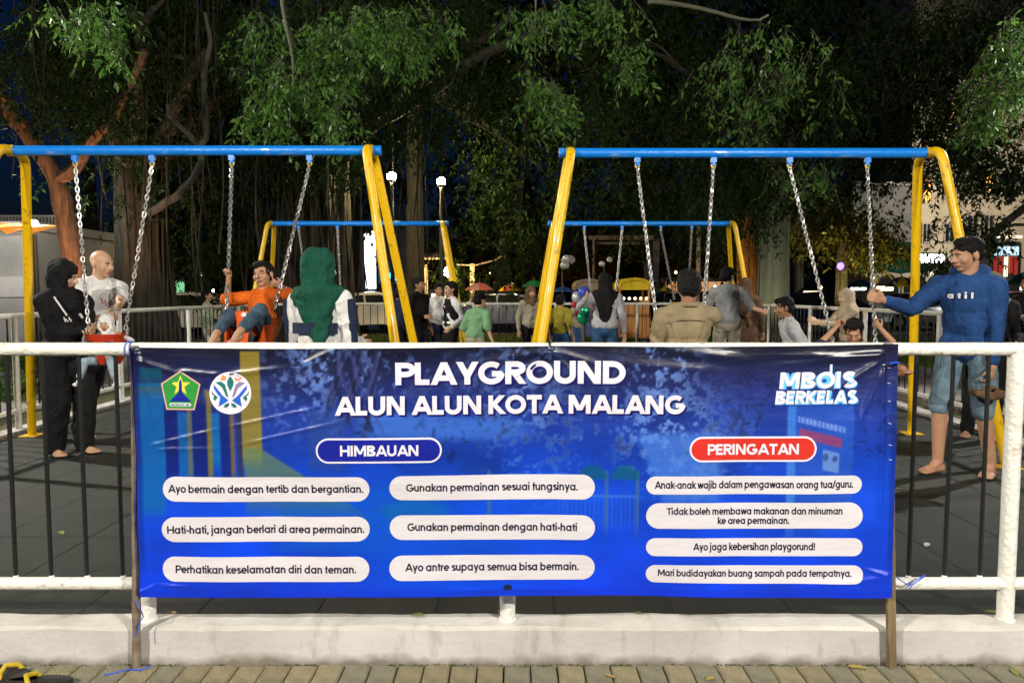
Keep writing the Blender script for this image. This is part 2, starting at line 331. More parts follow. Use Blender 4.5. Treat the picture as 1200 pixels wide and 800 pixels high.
def ribbon(poly, w, step):
    out = [poly[0]]
    for a, b in zip(poly[:-1], poly[1:]):
        d = math.hypot(b[0]-a[0], b[1]-a[1]); k = max(1, int(d/step))
        out += [(a[0]+(b[0]-a[0])*i/k, a[1]+(b[1]-a[1])*i/k) for i in range(1, k+1)]
    closed = math.hypot(poly[0][0]-poly[-1][0], poly[0][1]-poly[-1][1]) < 1e-6
    if closed: out = out[:-1]
    k = len(out); L = []; Rr = []
    for i, p in enumerate(out):
        a = out[i-1] if (i or closed) else p; b = out[(i+1) % k] if (i < k-1 or closed) else p
        def un(u, v):
            m = math.hypot(v[0]-u[0], v[1]-u[1]); return ((v[0]-u[0])/m, (v[1]-u[1])/m) if m > 1e-9 else None
        t1 = un(a, p); t2 = un(p, b); t1 = t1 or t2; t2 = t2 or t1
        nx, ny = -(t1[1]+t2[1]), t1[0]+t2[0]; m = math.hypot(nx, ny) or 1; nx /= m; ny /= m
        c = max(.5, nx*-t1[1]+ny*t1[0]); o = w/2/c
        L.append((p[0]+nx*o, p[1]+ny*o)); Rr.append((p[0]-nx*o, p[1]-ny*o))
    fs = [(i, (i+1) % k, (i+1) % k+k, i+k) for i in range(k if closed else k-1)]
    return L+Rr, fs
def diag(a, b, w, step):
    dx, dy = b[0]-a[0], b[1]-a[1]; hw = (w/2)*math.hypot(dx, dy)/max(abs(dy), 1e-6)
    k = max(1, int(math.hypot(dx, dy)/step))
    L = [(a[0]+dx*i/k-hw, a[1]+dy*i/k) for i in range(k+1)]; Rr = [(a[0]+dx*i/k+hw, a[1]+dy*i/k) for i in range(k+1)]
    return L+Rr, [(i, i+1, i+k+2, i+k+1) for i in range(k)]
def text_geo(txt, w, cap, width=None, step=.12, slant=0, track=0):
    """2-D quads per stroke layer; returns list of (verts, faces, layer), total width; cap height in metres"""
    xcur = 0; items = []
    for ch in txt:
        st, adv = glyph(ch, w)
        for k, s in enumerate(st):
            if s[0] == 'D': v, f = diag(s[1], s[2], w, step)
            else: v, f = ribbon(s, w, step)
            items.append(([(x+xcur, y) for x, y in v], f, k))
        xcur += adv+track
    total = xcur-.12-track
    sx = (width/total) if width else cap
    return [([((x+y*slant)*sx, y*cap) for x, y in v], f, k) for v, f, k in items], total*sx
# ================================================================ ground, kerb, floor
mb = MB(); mb.box((0, 0, -.11), (60, 6.2, .10)); mb.box((0, -28, -.11), (120, 50, .10))
o = mb.build('pavement', M['soil'], sm=False, origin=(0, 0, -.16)); tag(o, kind='structure')
bw, bl, bj = .105, .21, .006
protos = []
for k in range(6):
    b = MB(); b.bevbox((-bw/2+bj/2, -bl/2+bj/2, -.06), (bw/2-bj/2, bl/2-bj/2, 0), .006)
    for i in range(8, 12):
        v = list(b.v[i]); v[2] += random.uniform(-.0025, .002); b.v[i] = tuple(v)
    protos.append(b.mesh('brick', M['brick%d' % (k % 3+1)], sm=False))
for r_ in range(5):
    for c_ in range(-26, 27):
        x = c_*bw+(bw*.4 if r_ % 2 else .0)+.02; y = 2.844-bl/2-r_*bl
        q = link('brick', random.choice(protos), o, (x-o.location.x, y-o.location.y, random.uniform(-.003, .003)-o.location.z),
                 (random.uniform(-.01,.01), random.uniform(-.012,.012), random.uniform(-.012,.012)))
# kerb: long low wall with worn edges
def kerb(x0, x1, y0, y1, z1, n, name='kerb'):
    g = MB(); prof = [(y0-.004,-.06),(y0,.0),(y0+.003,z1*.5),(y0+.004,z1-.012),(y0+.016,z1),((y0+y1)/2,z1+.002),(y1-.01,z1),(y1,z1-.012),(y1,-.06)]
    vs = []
    for i in range(n+1):
        x = x0+(x1-x0)*i/n
        for k, (y, z) in enumerate(prof):
            e = noise.noise(Vector((x*3, k*.7, 1)))*.006+noise.noise(Vector((x*14, k*2.1, 4)))*.0025
            vs.append((x, y+(e if k < 5 else 0), z+(e if 2 < k < 8 else 0)))
    m = len(prof); fs = [(i*m+k, (i+1)*m+k, (i+1)*m+k+1, i*m+k+1) for i in range(n) for k in range(m-1)]
    fs += [tuple(reversed(range(m))), tuple(range(n*m, n*m+m))]
    g.add(vs, fs); return g
kg = kerb(-6, 6, 2.848, 2.988, .147, 600)
kg.m = []
for f in kg.f:
    k = f[0] % 9; kg.m.append(1 if (3 <= k <= 6 and len(f) == 4) else 0)
ko = kg.build('kerb', [M['kerb'], M['kerb_top']], origin=(0, 3, 0)); tag(ko, kind='structure')
# rubber floor, laid in 0.5 m tiles
fb = MB(); fb.box((-.05, 9.05, FLOOR-.075), (9.7, 12.1, .10)); fo = fb.build('floor', M['soil'], sm=False, origin=(0, 3.1, 0)); tag(fo, kind='structure')
tp = []
for k in range(4):
    b = MB(); b.bevbox((-.249,-.249,-.02), (.249,.249,0), .003); tp.append(b.mesh('tile', M['tile' if k % 2 else 'tile2'], sm=False))
cnt = 0; rest = MB()
for r_ in range(24):
    for c_ in range(19):
        x = -4.57+c_*.5; y = 3.243+r_*.5
        if cnt < 300:
            link('tile', random.choice(tp), fo, (x-fo.location.x, y-fo.location.y, FLOOR-fo.location.z+random.uniform(-.0015,.0015)), (0,0,0)); cnt += 1
        else: rest.bevbox((x-.2475,y-.2475,FLOOR-.02), (x+.2475,y+.2475,FLOOR+random.uniform(-.001,.001)), .004)
ro = rest.build('tile_field', M['tile'], fo, sm=False); ro['kind'] = 'stuff'
# lawn and road beyond
gb = MB(); gb.add([(-400,2.9,.02),(400,2.9,.02),(400,900,.02),(-400,900,.02)], [(0,1,2,3)])
go = gb.build('ground', M['grass_ground'], sm=False, origin=(0,2.9,.02)); tag(go, kind='structure')
rb = MB(); rb.box((0, 33, .0), (300, 16, .10)); r0 = rb.build('road', M['asphalt'], sm=False); tag(r0, kind='structure')
gp = MB(); gp.box((-6.6, 9.8, .055), (1.5, 13, .11)); gp.box((6.5, 9.8, .055), (2.3, 13, .11)); gp.box((0, 16.6, .055), (15, 1.4, .11))
gpo = gp.build('path', mat('path_concrete', (.22,.21,.19), .85, col2=(.30,.29,.26), vscale=2, bump=.4), sm=False); tag(gpo, kind='structure')
def grass(n, x0, x1, y0, y1, z, hgt):
    P = np.stack([RNG.uniform(x0,x1,n), RNG.uniform(y0,y1,n), np.full(n,z)],1); a = RNG.uniform(0,6.28,n); h = hgt*RNG.uniform(.5,1.2,n)
    d = np.stack([np.cos(a),np.sin(a),0*a],1)*.012*(h/.1)[:,None]; lean = np.stack([RNG.normal(0,.35,n)*h, RNG.normal(0,.35,n)*h, h],1)
    return np.stack([P-d, P+d, P+lean],1).reshape(-1,3)
GV = np.concatenate([grass(26000,-12,-7.35,3.5,17,.03,.16), grass(14000,-9,9,17.3,24,.03,.14), grass(20000,7.7,13,5,22,.03,.14)])
gg = link('grass', arr_mesh('grass', GV, np.arange(len(GV)).reshape(-1,3), M['grass_blade'])); tag(gg, 'short green grass of the lawn around the fenced playground', 'grass', kind='stuff')
# raised planter kerbs outside the side fence
pk = kerb(-5.9, -5.9, 0, 0, .3, 1) if False else None
pb = MB(); pb.bevbox((-7.35, 3.5, 0), (-7.2, 16.5, .34), .02)
tag(pb.build('planter_kerb', M['kerb'], sm=False), 'low grey concrete planter edge holding the lawn outside the left fence', 'kerb')
# planting in the left bed: low hedge
# ================================================================ front fence
YF = 2.925; RZ = at(0, 409, YF).z; BZ = at(0, 683, YF).z
fence = empty('front_fence', (0, YF, .147), label='white pipe fence with black bars that carries the blue banner at the front', cat='fence')
def rough_tube(p0, p1, r, n=12, seg=90, amp=.0013):
    p0, p1 = Vector(p0), Vector(p1); g = MB()
    pts = [p0.lerp(p1, i/seg) for i in range(seg+1)]
    g.tube(pts, [r+noise.noise(p*11)*amp for p in pts], n); return g
XL, XR = -2.9, 3.6; XP = at(1185, 560, YF).x
rough_tube((XL, YF, RZ), (XR, YF, RZ), .0265).build('top_rail', M['white_rail'], fence)
rough_tube((XL, YF, BZ), (XR, YF, BZ), .025).build('bottom_rail', M['white_rail'], fence)
for x in (-1.478, -.018, XP):
    g = rough_tube((x, YF+(.001), .13), (x, YF+.001, RZ-.01), .031); g.lathe([(.037,0),(.037,.008),(.031,.012)], (x, YF, .146), 14)
    g.build('post', M['white_rail'], fence)
bar = MB(); bar.tube([(0,0,BZ+.02),(0,0,RZ-.02)], .0085, 8); bm_ = bar.mesh('bar', M['black_bar'])
weld = MB(); weld.lathe([(.014,0),(.011,.006),(.0085,.012)], (0,0,0), 8); wm = weld.mesh('weld', M['white_rail'])
x = xat(5, YF)-.29
k = 0
while x < XR-.1:
    if min(abs(x-p) for p in (-1.478, -.018, XP)) > .05:
        b = link('bar', bm_, fence, (x, 0, -.147), (0, R(random.uniform(-.15,.15)), 0))
        link('weld', wm, b, (0, 0, BZ+.022)); k += 1
    x += .1445
# ================================================================ swing frames
def swing_frame(xl, xr, y, H, label, outer, sx=(.40,.40), foot=(.52,.85), r=.037, top=.17):
    """outer: -1 if the open bend faces left, 1 right. sx: splay of (inner, outer) end"""
    t = empty('playground_swing_set', ((xl+xr)/2, y, FLOOR), label=label, cat='swing frame')
    zt = FLOOR+H
    g = MB()
    xi, xo = (xr, xl) if outer < 0 else (xl, xr)
    stub = .09*(1 if xi == xr else -1)
    pts = [Vector((xi+stub+(xo-xi-stub-.02*outer)*i/40, y, zt)) for i in range(41)]
    g.tube(pts, r*1.08, 16); g.build('top_beam', M['blue'], t)
    for xe, dirn, splay in ((xi, -outer, sx[0]), (xo, outer, sx[1])):
        g = MB(); rb_ = .12
        prof = [(-foot[0], 0)]
        # rear foot -> bend -> flat top -> bend -> front foot
        A = Vector((-foot[0], 0)); B = Vector((-top, H)); Cc = Vector((top, H)); D = Vector((foot[1], 0))
        def fillet(P, Q, S_, d):
            u = (P-Q).normalized(); v = (S_-Q).normalized(); a = Q+u*d; b = Q+v*d
            return [a*(1-t_)**2+Q*2*t_*(1-t_)+b*t_*t_ for t_ in [i/7 for i in range(8)]]
        pr = [A.lerp(B, i/8) for i in range(8)]+fillet(A, B, Cc, rb_)+fillet(B, Cc, D, rb_)+[Cc.lerp(D, i/8) for i in range(1, 9)]
        pts = [Vector((xe+dirn*splay*(1-p.y/H), y+p.x, FLOOR+p.y)) for p in pr]
        g.tube(pts, r, 16); g.build('leg', M['yellow'], t)
        c = MB(); c.lathe([(r*1.22,-.03),(r*1.22,.03)], (0,0,0), 16)
        c.v = [(xe+v[2], y+v[0], zt+v[1]) for v in c.v]
        c.mi = 0; c.build('collar', M['yellow'], t)
        for s_ in (0, -1):
            p = pts[s_]; q = MB(); q.bevbox((p.x-.08, p.y-.08, FLOOR), (p.x+.08, p.y+.08, FLOOR+.008), .002)
            q.build('foot_plate', M['yellow'], t, sm=False)
    return t, zt
yL, yR = 6.05, 6.15
zb = at(0, 178, 6.1).z
frL, zfL = swing_frame(xat(22, yL), xat(436, yL), yL, zb-FLOOR, 'nearest yellow and blue swing frame on the left, behind the woman in black', -1, sx=(.40,.49))
frR, zfR = swing_frame(xat(667, yR), xat(1082, yR), yR, zb-FLOOR, 'nearest yellow and blue swing frame on the right, beside the man in the blue hoodie', 1)
yB = 12.3; zbk = at(0, 262, yB).z
frBL, zBL = swing_frame(xat(320, yB), xat(520, yB), yB, zbk-FLOOR, 'far yellow and blue swing frame on the left, above the green headscarf', -1)
frBR, zBR = swing_frame(xat(648, yB), xat(855, yB), yB, zbk-FLOOR, 'far yellow and blue swing frame seen through the right front frame', 1)
# ---------------------------------------------------------------- swings
def link_ring(L, wd, r, n=8, m=5):
    g = MB(); pts = []
    for i in range(n):
        a = 2*math.pi*i/n; pts.append(Vector((math.cos(a)*wd*.5, 0, math.sin(a)*wd*.5+(L-wd)*.5*(1 if math.sin(a) > .01 else -1 if math.sin(a) < -.01 else 0))))
    g.tube(pts, r, m, closed=True); return np.array(g.v), g.f
LV, LF = link_ring(.046, .024, .0052)
def chain_mesh(a, b, mb_, scale=1.0):
    a, b = Vector(a), Vector(b); d = b-a; L = d.length; pitch = .0345*scale; n = max(2, int(L/pitch)); z = d.normalized()
    x = z.cross(Vector((0,1,0))).normalized(); y = z.cross(x)
    for i in range(n):
        p = a+d*((i+.5)/n); ang = R(45+90*(i % 2)+random.uniform(-14,14)); u = x*math.cos(ang)+y*math.sin(ang); v = z.cross(u)
        V = [p+u*(q[0]*scale)+v*(q[1]*scale)+z*(q[2]*scale*L/n/pitch) for q in LV]; mb_.add(V, LF)
M['bucket_red'] = mat('red_plastic_seat', (.50,.035,.012), .22, coat=.4); M['bucket_orange'] = mat('orange_plastic_seat', (.72,.10,.012), .2, coat=.4)
M['bucket_yellow'] = mat('yellow_plastic_seat', (.75,.45,.02), .25, coat=.4)
def bucket(parent, c, mt, rot=None, w=.17):
    """half bucket seat with rim, front bar and leg holes"""
    c = Vector(c); rot = rot or Matrix.Identity(3)
    g = MB(); n = 24; prof = [(.02,-.20),(w*.62,-.19),(w*.86,-.12),(w*.98,0.0),(w,.05),(w*1.04,.055),(w*1.04,.04),(w*.94,.0),(w*.8,-.11),(w*.5,-.17),(.01,-.175)]
    g.lathe(prof, (0,0,0), n)
    g.f = [f for f in g.f if not (all(-.16 < sum(g.v[i][2] for i in f)/4 < -.03 for _ in (0,)) and sum(g.v[i][1] for i in f)/4 < -w*.45 and abs(abs(sum(g.v[i][0] for i in f)/4)-w*.42) < w*.26)]
    g.m = [0]*len(g.f)
    g.v = [tuple(rot @ Vector((v[0], v[1]*.9, v[2]))+c) for v in g.v]
    g.build('seat', mt, parent)
    for s_ in (-1, 1):
        e = MB(); e.tube([rot @ Vector((s_*w, 0, .03))+c, rot @ Vector((s_*(w+.015), 0, .10))+c], .012, 8); e.build('hook', M['chain'], parent)
def swing(label, t1, t2, b1, b2, ybar, zbar, group, seat=None, scale=1.0, rot=None, w=.17, sz=None):
    (x1, x2) = xat(t1, ybar), xat(t2, ybar)
    t = empty('swing', ((x1+x2)/2, ybar, zbar-.3), label=label, cat='swing', group=group)
    for xx, b in ((x1, b1), (x2, b2)):
        br = MB(); br.box((xx, ybar, zbar-.052), (.045, .03, .05)); br.lathe([(.016,-.02),(.018,0),(.016,.02)], (xx, ybar, zbar-.085), 10)
        bo = br.build('bracket', M['blue'], t, sm=False)
        sh = MB(); pts = [Vector((xx+math.cos(a)*.016, ybar, zbar-.10+math.sin(a)*.024)) for a in [i*math.pi/4 for i in range(8)]]
        sh.tube(pts, .006, 6, closed=True); sh.build('shackle', M['yellow'], bo)
        ch = MB(); chain_mesh((xx, ybar, zbar-.115), b, ch, scale); co = ch.build('chain', M['chain'], t, sm=True); co['kind'] = 'stuff'
    if seat: bucket(t, (Vector(b1)+Vector(b2))/2+Vector((0, 0, -.08 if w < .18 else -.13)), seat, rot, w)
    return t
gN = 'bucket swings hanging from the front frames'; gF = 'swings hanging from the far frames'
A1, A2 = at(104, 388, 6.0), at(147, 386, 5.98)
swing('chain swing with red bucket seat carrying the baby in white', 95, 184, A1, A2, yL, zfL, gN, M['bucket_red'], 1.0, w=.155)
B1, B2 = at(262, 372, 5.2), at(326, 366, 5.15)
B1, B2 = at(266, 366, 5.22), at(322, 362, 5.2)
swing('chain swing with orange seat swung forward with the boy in orange', 276, 366, B1, B2, yL, zfL, gN, M['bucket_orange'], 1.0, Matrix.Rotation(R(-28),3,'X'), w=.19)
C1, C2 = at(771, 388, 5.3), at(823, 386, 5.3)
swing('empty-looking chain swing behind the rail in front of the man in tan', 745, 833, C1, C2, yR, zfR, gN, M['bucket_red'], 1.0, w=.16)
D1, D2 = at(977, 404, 5.35), at(1026, 402, 5.35)
swing('chain swing the man in the blue hoodie holds, its child half hidden by the rail', 921, 1011, D1, D2, yR, zfR, gN, M['bucket_orange'], 1.0, Matrix.Rotation(R(-20),3,'X'), w=.16)
swing('far swing hanging over the green headscarf', 352, 397, at(362, 352, 12.6), at(400, 356, 12.6), yB, zBL, gF, M['bucket_yellow'], 1.4)
swing('far swing in front of the balloon bundle', 684, 728, at(693, 350, 12.4), at(721, 350, 12.4), yB, zBR, gF, M['bucket_red'], 1.4)
swing('far swing slanting over the head of the man in tan', 773, 809, at(790, 350, 12.9), at(806, 355, 12.9), yB, zBR, gF, M['bucket_yellow'], 1.4)
# ================================================================ rear fences
def rear_fence(name, pts, label, posts, step=.145):
    pts = [Vector(p) for p in pts]; t = empty(name, (pts[0].x, pts[0].y, FLOOR), label=label, cat='fence')
    zt = RZ; zl = FLOOR+.20
    g = MB(); g.tube([Vector((p.x,p.y,zt)) for p in pts], .027, 10); g.build('top_rail', M['white_rail'], t)
    g = MB(); g.tube([Vector((p.x,p.y,zl)) for p in pts], .024, 10); g.build('bottom_rail', M['white_rail'], t)
    L = [0]
    for a, b in zip(pts[:-1], pts[1:]): L.append(L[-1]+(b-a).length)
    def P(s):
        for i in range(len(pts)-1):
            if s <= L[i+1]+1e-6: return pts[i].lerp(pts[i+1], (s-L[i])/(L[i+1]-L[i]))
        return pts[-1]
    b = MB(); b.tube([(0,0,zl+.02-FLOOR),(0,0,zt-.02-FLOOR)], .008, 6); bm2 = b.mesh('bar', M['black_bar'])
    ph = MB(); ph.tube([(0,0,-.02),(0,0,zt-.01-FLOOR)], .03, 10); pm = ph.mesh('post', M['white_rail'])
    s = 0
    while s <= L[-1]:
        q = P(s); link('post', pm, t, (q.x-pts[0].x, q.y-pts[0].y, 0)); s += posts
    s = step*.5
    while s < L[-1]:
        q = P(s)
        if abs((s+posts/2) % posts-posts/2) > .05: link('bar', bm2, t, (q.x-pts[0].x, q.y-pts[0].y, 0))
        s += step
    g = MB()
    for a, b_ in zip(pts[:-1], pts[1:]):
        d = (b_-a).normalized(); nrm = Vector((-d.y, d.x, 0))*.08
        g.add([a-nrm+Vector((0,0,0)), b_-nrm, b_+nrm, a+nrm]+[v+Vector((0,0,.16)) for v in (a-nrm, b_-nrm, b_+nrm, a+nrm)], [(3,2,1,0),(4,5,6,7),(0,1,5,4),(1,2,6,5),(2,3,7,6),(3,0,4,7)])
    g.build('base_wall', M['kerb'], t, sm=False)
    return t
rear_fence('side_fence', [(-4.78,3.3,0),(-4.78,10,0),(-4.72,13.6,0),(-4.2,14.8,0)], 'white railed fence running back along the left edge of the playground', 1.9)
rear_fence('back_fence', [(-4.1,15,0),(4.2,15,0)], 'white railed fence with black bars across the back of the playground', 1.66)
rear_fence('side_fence', [(4.3,14.9,0),(4.6,13,0),(4.62,9.2,0),(4.45,3.3,0)], 'white railed fence running back along the right edge behind the man in blue', 1.75)
# ================================================================ sandals on the pavement
def sandal(loc, rz, label):
    t = empty('sandal', loc, rz, label, 'sandal', 'sandals left on the paving by the kerb')
    g = MB(); n = 22; vs = []
    for i in range(n):
        a = 2*math.pi*i/n; y = math.sin(a)*.13; x = math.cos(a)*(.045+.008*math.sin(a)); vs.append((x, y))
    g.prism(vs, 0, .022, 'z'); g.build('sole', mat('black_rubber_sole', (.015,.015,.014), .6, bump=.4, bscale=200), t, world=False, sm=False)
    s = MB(); s.tube([Vector((-.046,.0,.015)), Vector((-.036,.01,.036)), Vector((0,.03,.046)), Vector((.036,.01,.036)), Vector((.046,.0,.015))], .009, 8)
    s.build('strap', mat('yellow_strap', (.6,.42,.02), .5), t, world=False)
    return t
p = at(50, 797, 2.84); sandal((p.x-.05, 2.735, .002), R(70), 'black sandal with a yellow strap lying left on the paving')
sandal((p.x+.08, 2.675, .002), R(100), 'second black sandal with a yellow strap, nearer the wooden stake')

# ================================================================ litter
lm = [mat('dry_leaf_a', (.30,.22,.06), .8), mat('dry_leaf_b', (.20,.26,.05), .8), mat('paper_scrap', (.6,.6,.58), .8)]
rl = random.Random(5)
for i in range(34):
    if i < 24: x, y, z = rl.uniform(-4.3,4.2), rl.uniform(3.3,6.8), FLOOR+.002
    elif i < 29: x, y, z = rl.uniform(-2,2), 2.83-rl.uniform(0,.1), .002
    else: x, y, z = rl.uniform(-2,2), 2.95+rl.uniform(0,.03), .152
    L = rl.uniform(.02,.045); a = rl.uniform(0,6.28); g = MB(); c_, s_ = math.cos(a), math.sin(a)
    pts = [(-L,0,.001),(-.3*L,.38*L,.006),(.4*L,.32*L,.007),(L,0,.001),(.4*L,-.32*L,.005),(-.3*L,-.38*L,.004)]; pts = [(x+c_*p_[0]-s_*p_[1], y+s_*p_[0]+c_*p_[1], z+p_[2]) for p_ in pts]
    k_ = i % 3 if i % 5 == 0 else i % 2; where = 'dark rubber floor' if i < 24 else 'brick paving by the kerb' if i < 29 else 'top of the low kerb'
    g.add(pts, [(0,3,2,1),(0,5,4,3)]); tag(g.build('fallen_leaf', lm[k_], sm=False), 'small %s lying on the %s' % (('dry brown leaf','yellow-green fallen leaf','white paper scrap')[k_], where), 'leaf', 'fallen leaves and scraps')

# crumbs of soil and moss along the foot of the kerb and in the brick joints
mo = MB(); rm = random.Random(12)
for i in range(900):
    x = rm.uniform(-2.3,2.3); c = noise.noise(Vector((x*2.2,0,3)))
    if c < -.05 and rm.random() < .8: continue
    r_ = rm.uniform(.0015,.0055); y = 2.844-abs(rm.gauss(0,.007)); a = rm.uniform(0,6)
    mo.add([(x+r_*math.cos(a+q*2.1)*rm.uniform(.7,1.3), y+r_*math.sin(a+q*2.1), .0) for q in range(3)]+[(x,y,r_*1.1+.001)], [(0,1,3),(1,2,3),(2,0,3)])
o = mo.build('soil_crumbs', mat('soil_and_moss', (.07,.055,.03), .95, col2=(.10,.13,.03), vscale=30), sm=False, origin=(0,2.84,0)); tag(o, 'dark soil crumbs and moss gathered along the foot of the kerb', 'dirt', kind='stuff')
# ================================================================ banner
YB = 2.80
def bxz(px, py): p = at(px, py, YB); return p.x, p.z
ban = empty('banner', (0, YB, BZ-.2), label='large shiny blue vinyl banner with playground rules tied to the front fence', cat='banner')
def seg(px0, py0, px1, py1, w, a, t0=.15, t1=.15): return (*bxz(px0, py0), *bxz(px1, py1), w, a, t0, t1)
CREASE = [seg(160,421,215,440,.010,.008,.05,.3), seg(205,434,262,438,.009,.007), seg(262,438,345,428,.010,.007,.2,.3), seg(345,430,400,405,.012,.007,.3,.05),
 seg(172,523,262,500,.007,.006,.1,.2), seg(250,503,400,470,.0065,.006,.2,.3), seg(178,527,262,524,.007,.005,.1,.3), seg(255,526,425,487,.007,.006,.3,.3),
 seg(160,410,190,520,.012,.009,.02,.6), seg(160,408,172,600,.012,.007,.02,.6),
 seg(1040,418,900,430,.012,.009,.05,.6), seg(1040,422,960,470,.011,.008,.05,.5), seg(1040,428,985,540,.012,.007,.05,.6), seg(1036,430,1030,640,.010,.010,.1,.3),
 seg(1038,424,1010,600,.010,.005,.1,.5), seg(1038,420,870,417,.012,.006,.05,.5),
 seg(645,412,520,432,.013,.008,.02,.7), seg(645,412,570,470,.014,.006,.02,.7), seg(645,412,740,440,.013,.007,.02,.7), seg(645,412,700,470,.014,.005,.02,.7), seg(645,412,640,470,.012,.004,.02,.7),
 seg(770,410,900,424,.02,.008,.4,.4), seg(700,425,860,436,.02,.006,.4,.4),
 seg(162,694,185,684,.006,.007,.05,.3), seg(180,684,245,688,.006,.006,.2,.6), seg(1042,674,1000,662,.008,.008,.05,.6), seg(1042,676,900,690,.012,.006,.05,.6),
 seg(595,690,500,694,.01,.004,.05,.6), seg(595,690,700,694,.01,.004,.05,.6), seg(300,462,330,500,.02,.005,.5,.5), seg(1000,440,1012,520,.010,.005,.4,.4)]
TL, BR_ = bxz(155, 407), bxz(1044, 699)
def hash2(ix, iy, s):
    v = np.sin(ix*127.1+iy*311.7+s*74.7)*43758.5453; return v-np.floor(v)
def vnoise(x, y, s=0):
    ix, iy = np.floor(x), np.floor(y); fx, fy = x-ix, y-iy; fx = fx*fx*(3-2*fx); fy = fy*fy*(3-2*fy)
    a, b, c, d = hash2(ix,iy,s), hash2(ix+1,iy,s), hash2(ix,iy+1,s), hash2(ix+1,iy+1,s)
    return (a*(1-fx)+b*fx)*(1-fy)+(c*(1-fx)+d*fx)*fy
def fbm(x, y, s=0, o=4): return sum(vnoise(x*2**k, y*2**k, s+k)*.5**(k+1) for k in range(o))/(1-.5**o)
def relief(x, z):
    """how far the sheet stands towards the viewer, metres"""
    x = np.asarray(x, float); z = np.asarray(z, float)
    D = (fbm(x*2.2, z*3.5, 3, 2)-.5)*.032 + (fbm(x*7, z*9, 9, 2)-.5)*.0035
    top = np.clip((z-(TL[1]-.30))/.30, 0, 1)
    D = D+top*(np.sin(x*9+1.5*np.sin(x*3))*.004)
    for x0, z0, x1, z1, w, a, t0, t1 in CREASE:
        dx, dz = x1-x0, z1-z0; L2 = dx*dx+dz*dz; t = np.clip(((x-x0)*dx+(z-z0)*dz)/L2, 0, 1)
        d = np.hypot(x-x0-t*dx, z-z0-t*dz)
        tap = np.clip(t/t0, 0, 1)*np.clip((1-t)/t1, 0, 1) if t0 > 0 else 1
        D = D+a*.8*np.exp(-(d/w)**2)*tap
    return D
def sagx(x, z):   # edges: top hangs between ties, bottom slightly bowed
    u = (x-TL[0])/(BR_[0]-TL[0]); v = (z-BR_[1])/(TL[1]-BR_[1])
    dz = v*(.012*(u)**1 -.010*np.sin(np.pi*np.clip(u/.55,0,1))*.8 -.006*np.abs(np.sin(np.pi*np.clip((u-.55)/.45,0,1))))
    dz = dz+(1-v)*(-.0025*np.sin(u*9))
    return dz
def on_banner(pts, off):
    a = np.array(pts, float).reshape(-1, 2); D = relief(a[:,0], a[:,1])
    return np.stack([a[:,0], YB-D-off, a[:,1]+sagx(a[:,0],a[:,1])], 1)
# ---- the printed picture (colours of the print and of the sheen on its upper part)
NX, NZ = 595, 196
gx, gz = np.meshgrid(np.linspace(TL[0], BR_[0], NX), np.linspace(BR_[1], TL[1], NZ))
PX = 155+(gx-TL[0])/(BR_[0]-TL[0])*889; PY = 407+(TL[1]-gz)/(TL[1]-BR_[1])*292
def mixc(Cc, col, m): return Cc*(1-m[...,None])+np.array(col, float)*m[...,None]
def sm(e0, e1, v): t = np.clip((v-e0)/(e1-e0), 0, 1); return t*t*(3-2*t)
ys = [400, 440, 480, 530, 580, 640, 700]; cs = np.array([(8,11,24),(28,34,84),(28,50,136),(12,52,160),(8,64,196),(4,60,208),(3,52,206)], float)  # upper colours lightened to carry the violet sheen over the print
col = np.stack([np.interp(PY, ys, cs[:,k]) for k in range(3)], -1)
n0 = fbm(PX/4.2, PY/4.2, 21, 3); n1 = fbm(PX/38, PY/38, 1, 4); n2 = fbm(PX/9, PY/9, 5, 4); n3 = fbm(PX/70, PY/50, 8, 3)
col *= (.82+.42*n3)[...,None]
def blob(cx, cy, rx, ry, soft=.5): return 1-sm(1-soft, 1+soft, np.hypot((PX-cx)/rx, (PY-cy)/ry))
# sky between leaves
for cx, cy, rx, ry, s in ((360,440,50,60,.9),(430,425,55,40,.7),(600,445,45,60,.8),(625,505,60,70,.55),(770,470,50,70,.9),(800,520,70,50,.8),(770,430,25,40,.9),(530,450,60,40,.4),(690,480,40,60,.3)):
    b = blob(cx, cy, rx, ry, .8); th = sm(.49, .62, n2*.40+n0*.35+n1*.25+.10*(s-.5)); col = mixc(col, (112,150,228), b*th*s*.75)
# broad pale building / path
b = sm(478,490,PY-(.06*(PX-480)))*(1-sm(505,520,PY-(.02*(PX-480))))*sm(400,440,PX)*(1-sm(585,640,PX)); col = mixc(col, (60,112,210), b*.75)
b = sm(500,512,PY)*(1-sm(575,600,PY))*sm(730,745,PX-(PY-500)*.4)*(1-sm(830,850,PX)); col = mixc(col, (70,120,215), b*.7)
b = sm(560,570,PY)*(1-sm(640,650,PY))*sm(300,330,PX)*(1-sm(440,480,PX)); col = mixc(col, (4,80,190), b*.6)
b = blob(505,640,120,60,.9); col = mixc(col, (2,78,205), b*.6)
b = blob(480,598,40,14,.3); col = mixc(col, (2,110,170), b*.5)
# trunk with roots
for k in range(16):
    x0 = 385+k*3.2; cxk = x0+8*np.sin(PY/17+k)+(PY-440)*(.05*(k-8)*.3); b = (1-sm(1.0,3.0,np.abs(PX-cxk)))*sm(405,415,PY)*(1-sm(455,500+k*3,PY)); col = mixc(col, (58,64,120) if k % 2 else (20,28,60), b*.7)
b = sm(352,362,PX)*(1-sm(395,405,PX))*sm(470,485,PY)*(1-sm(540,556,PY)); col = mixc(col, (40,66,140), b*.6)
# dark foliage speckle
dk = sm(.50,.64,n2*.5+n0*.5)*sm(.40,.62,n1)*(1-sm(520,560,PY)); col = mixc(col, (8,14,52), dk*.42)
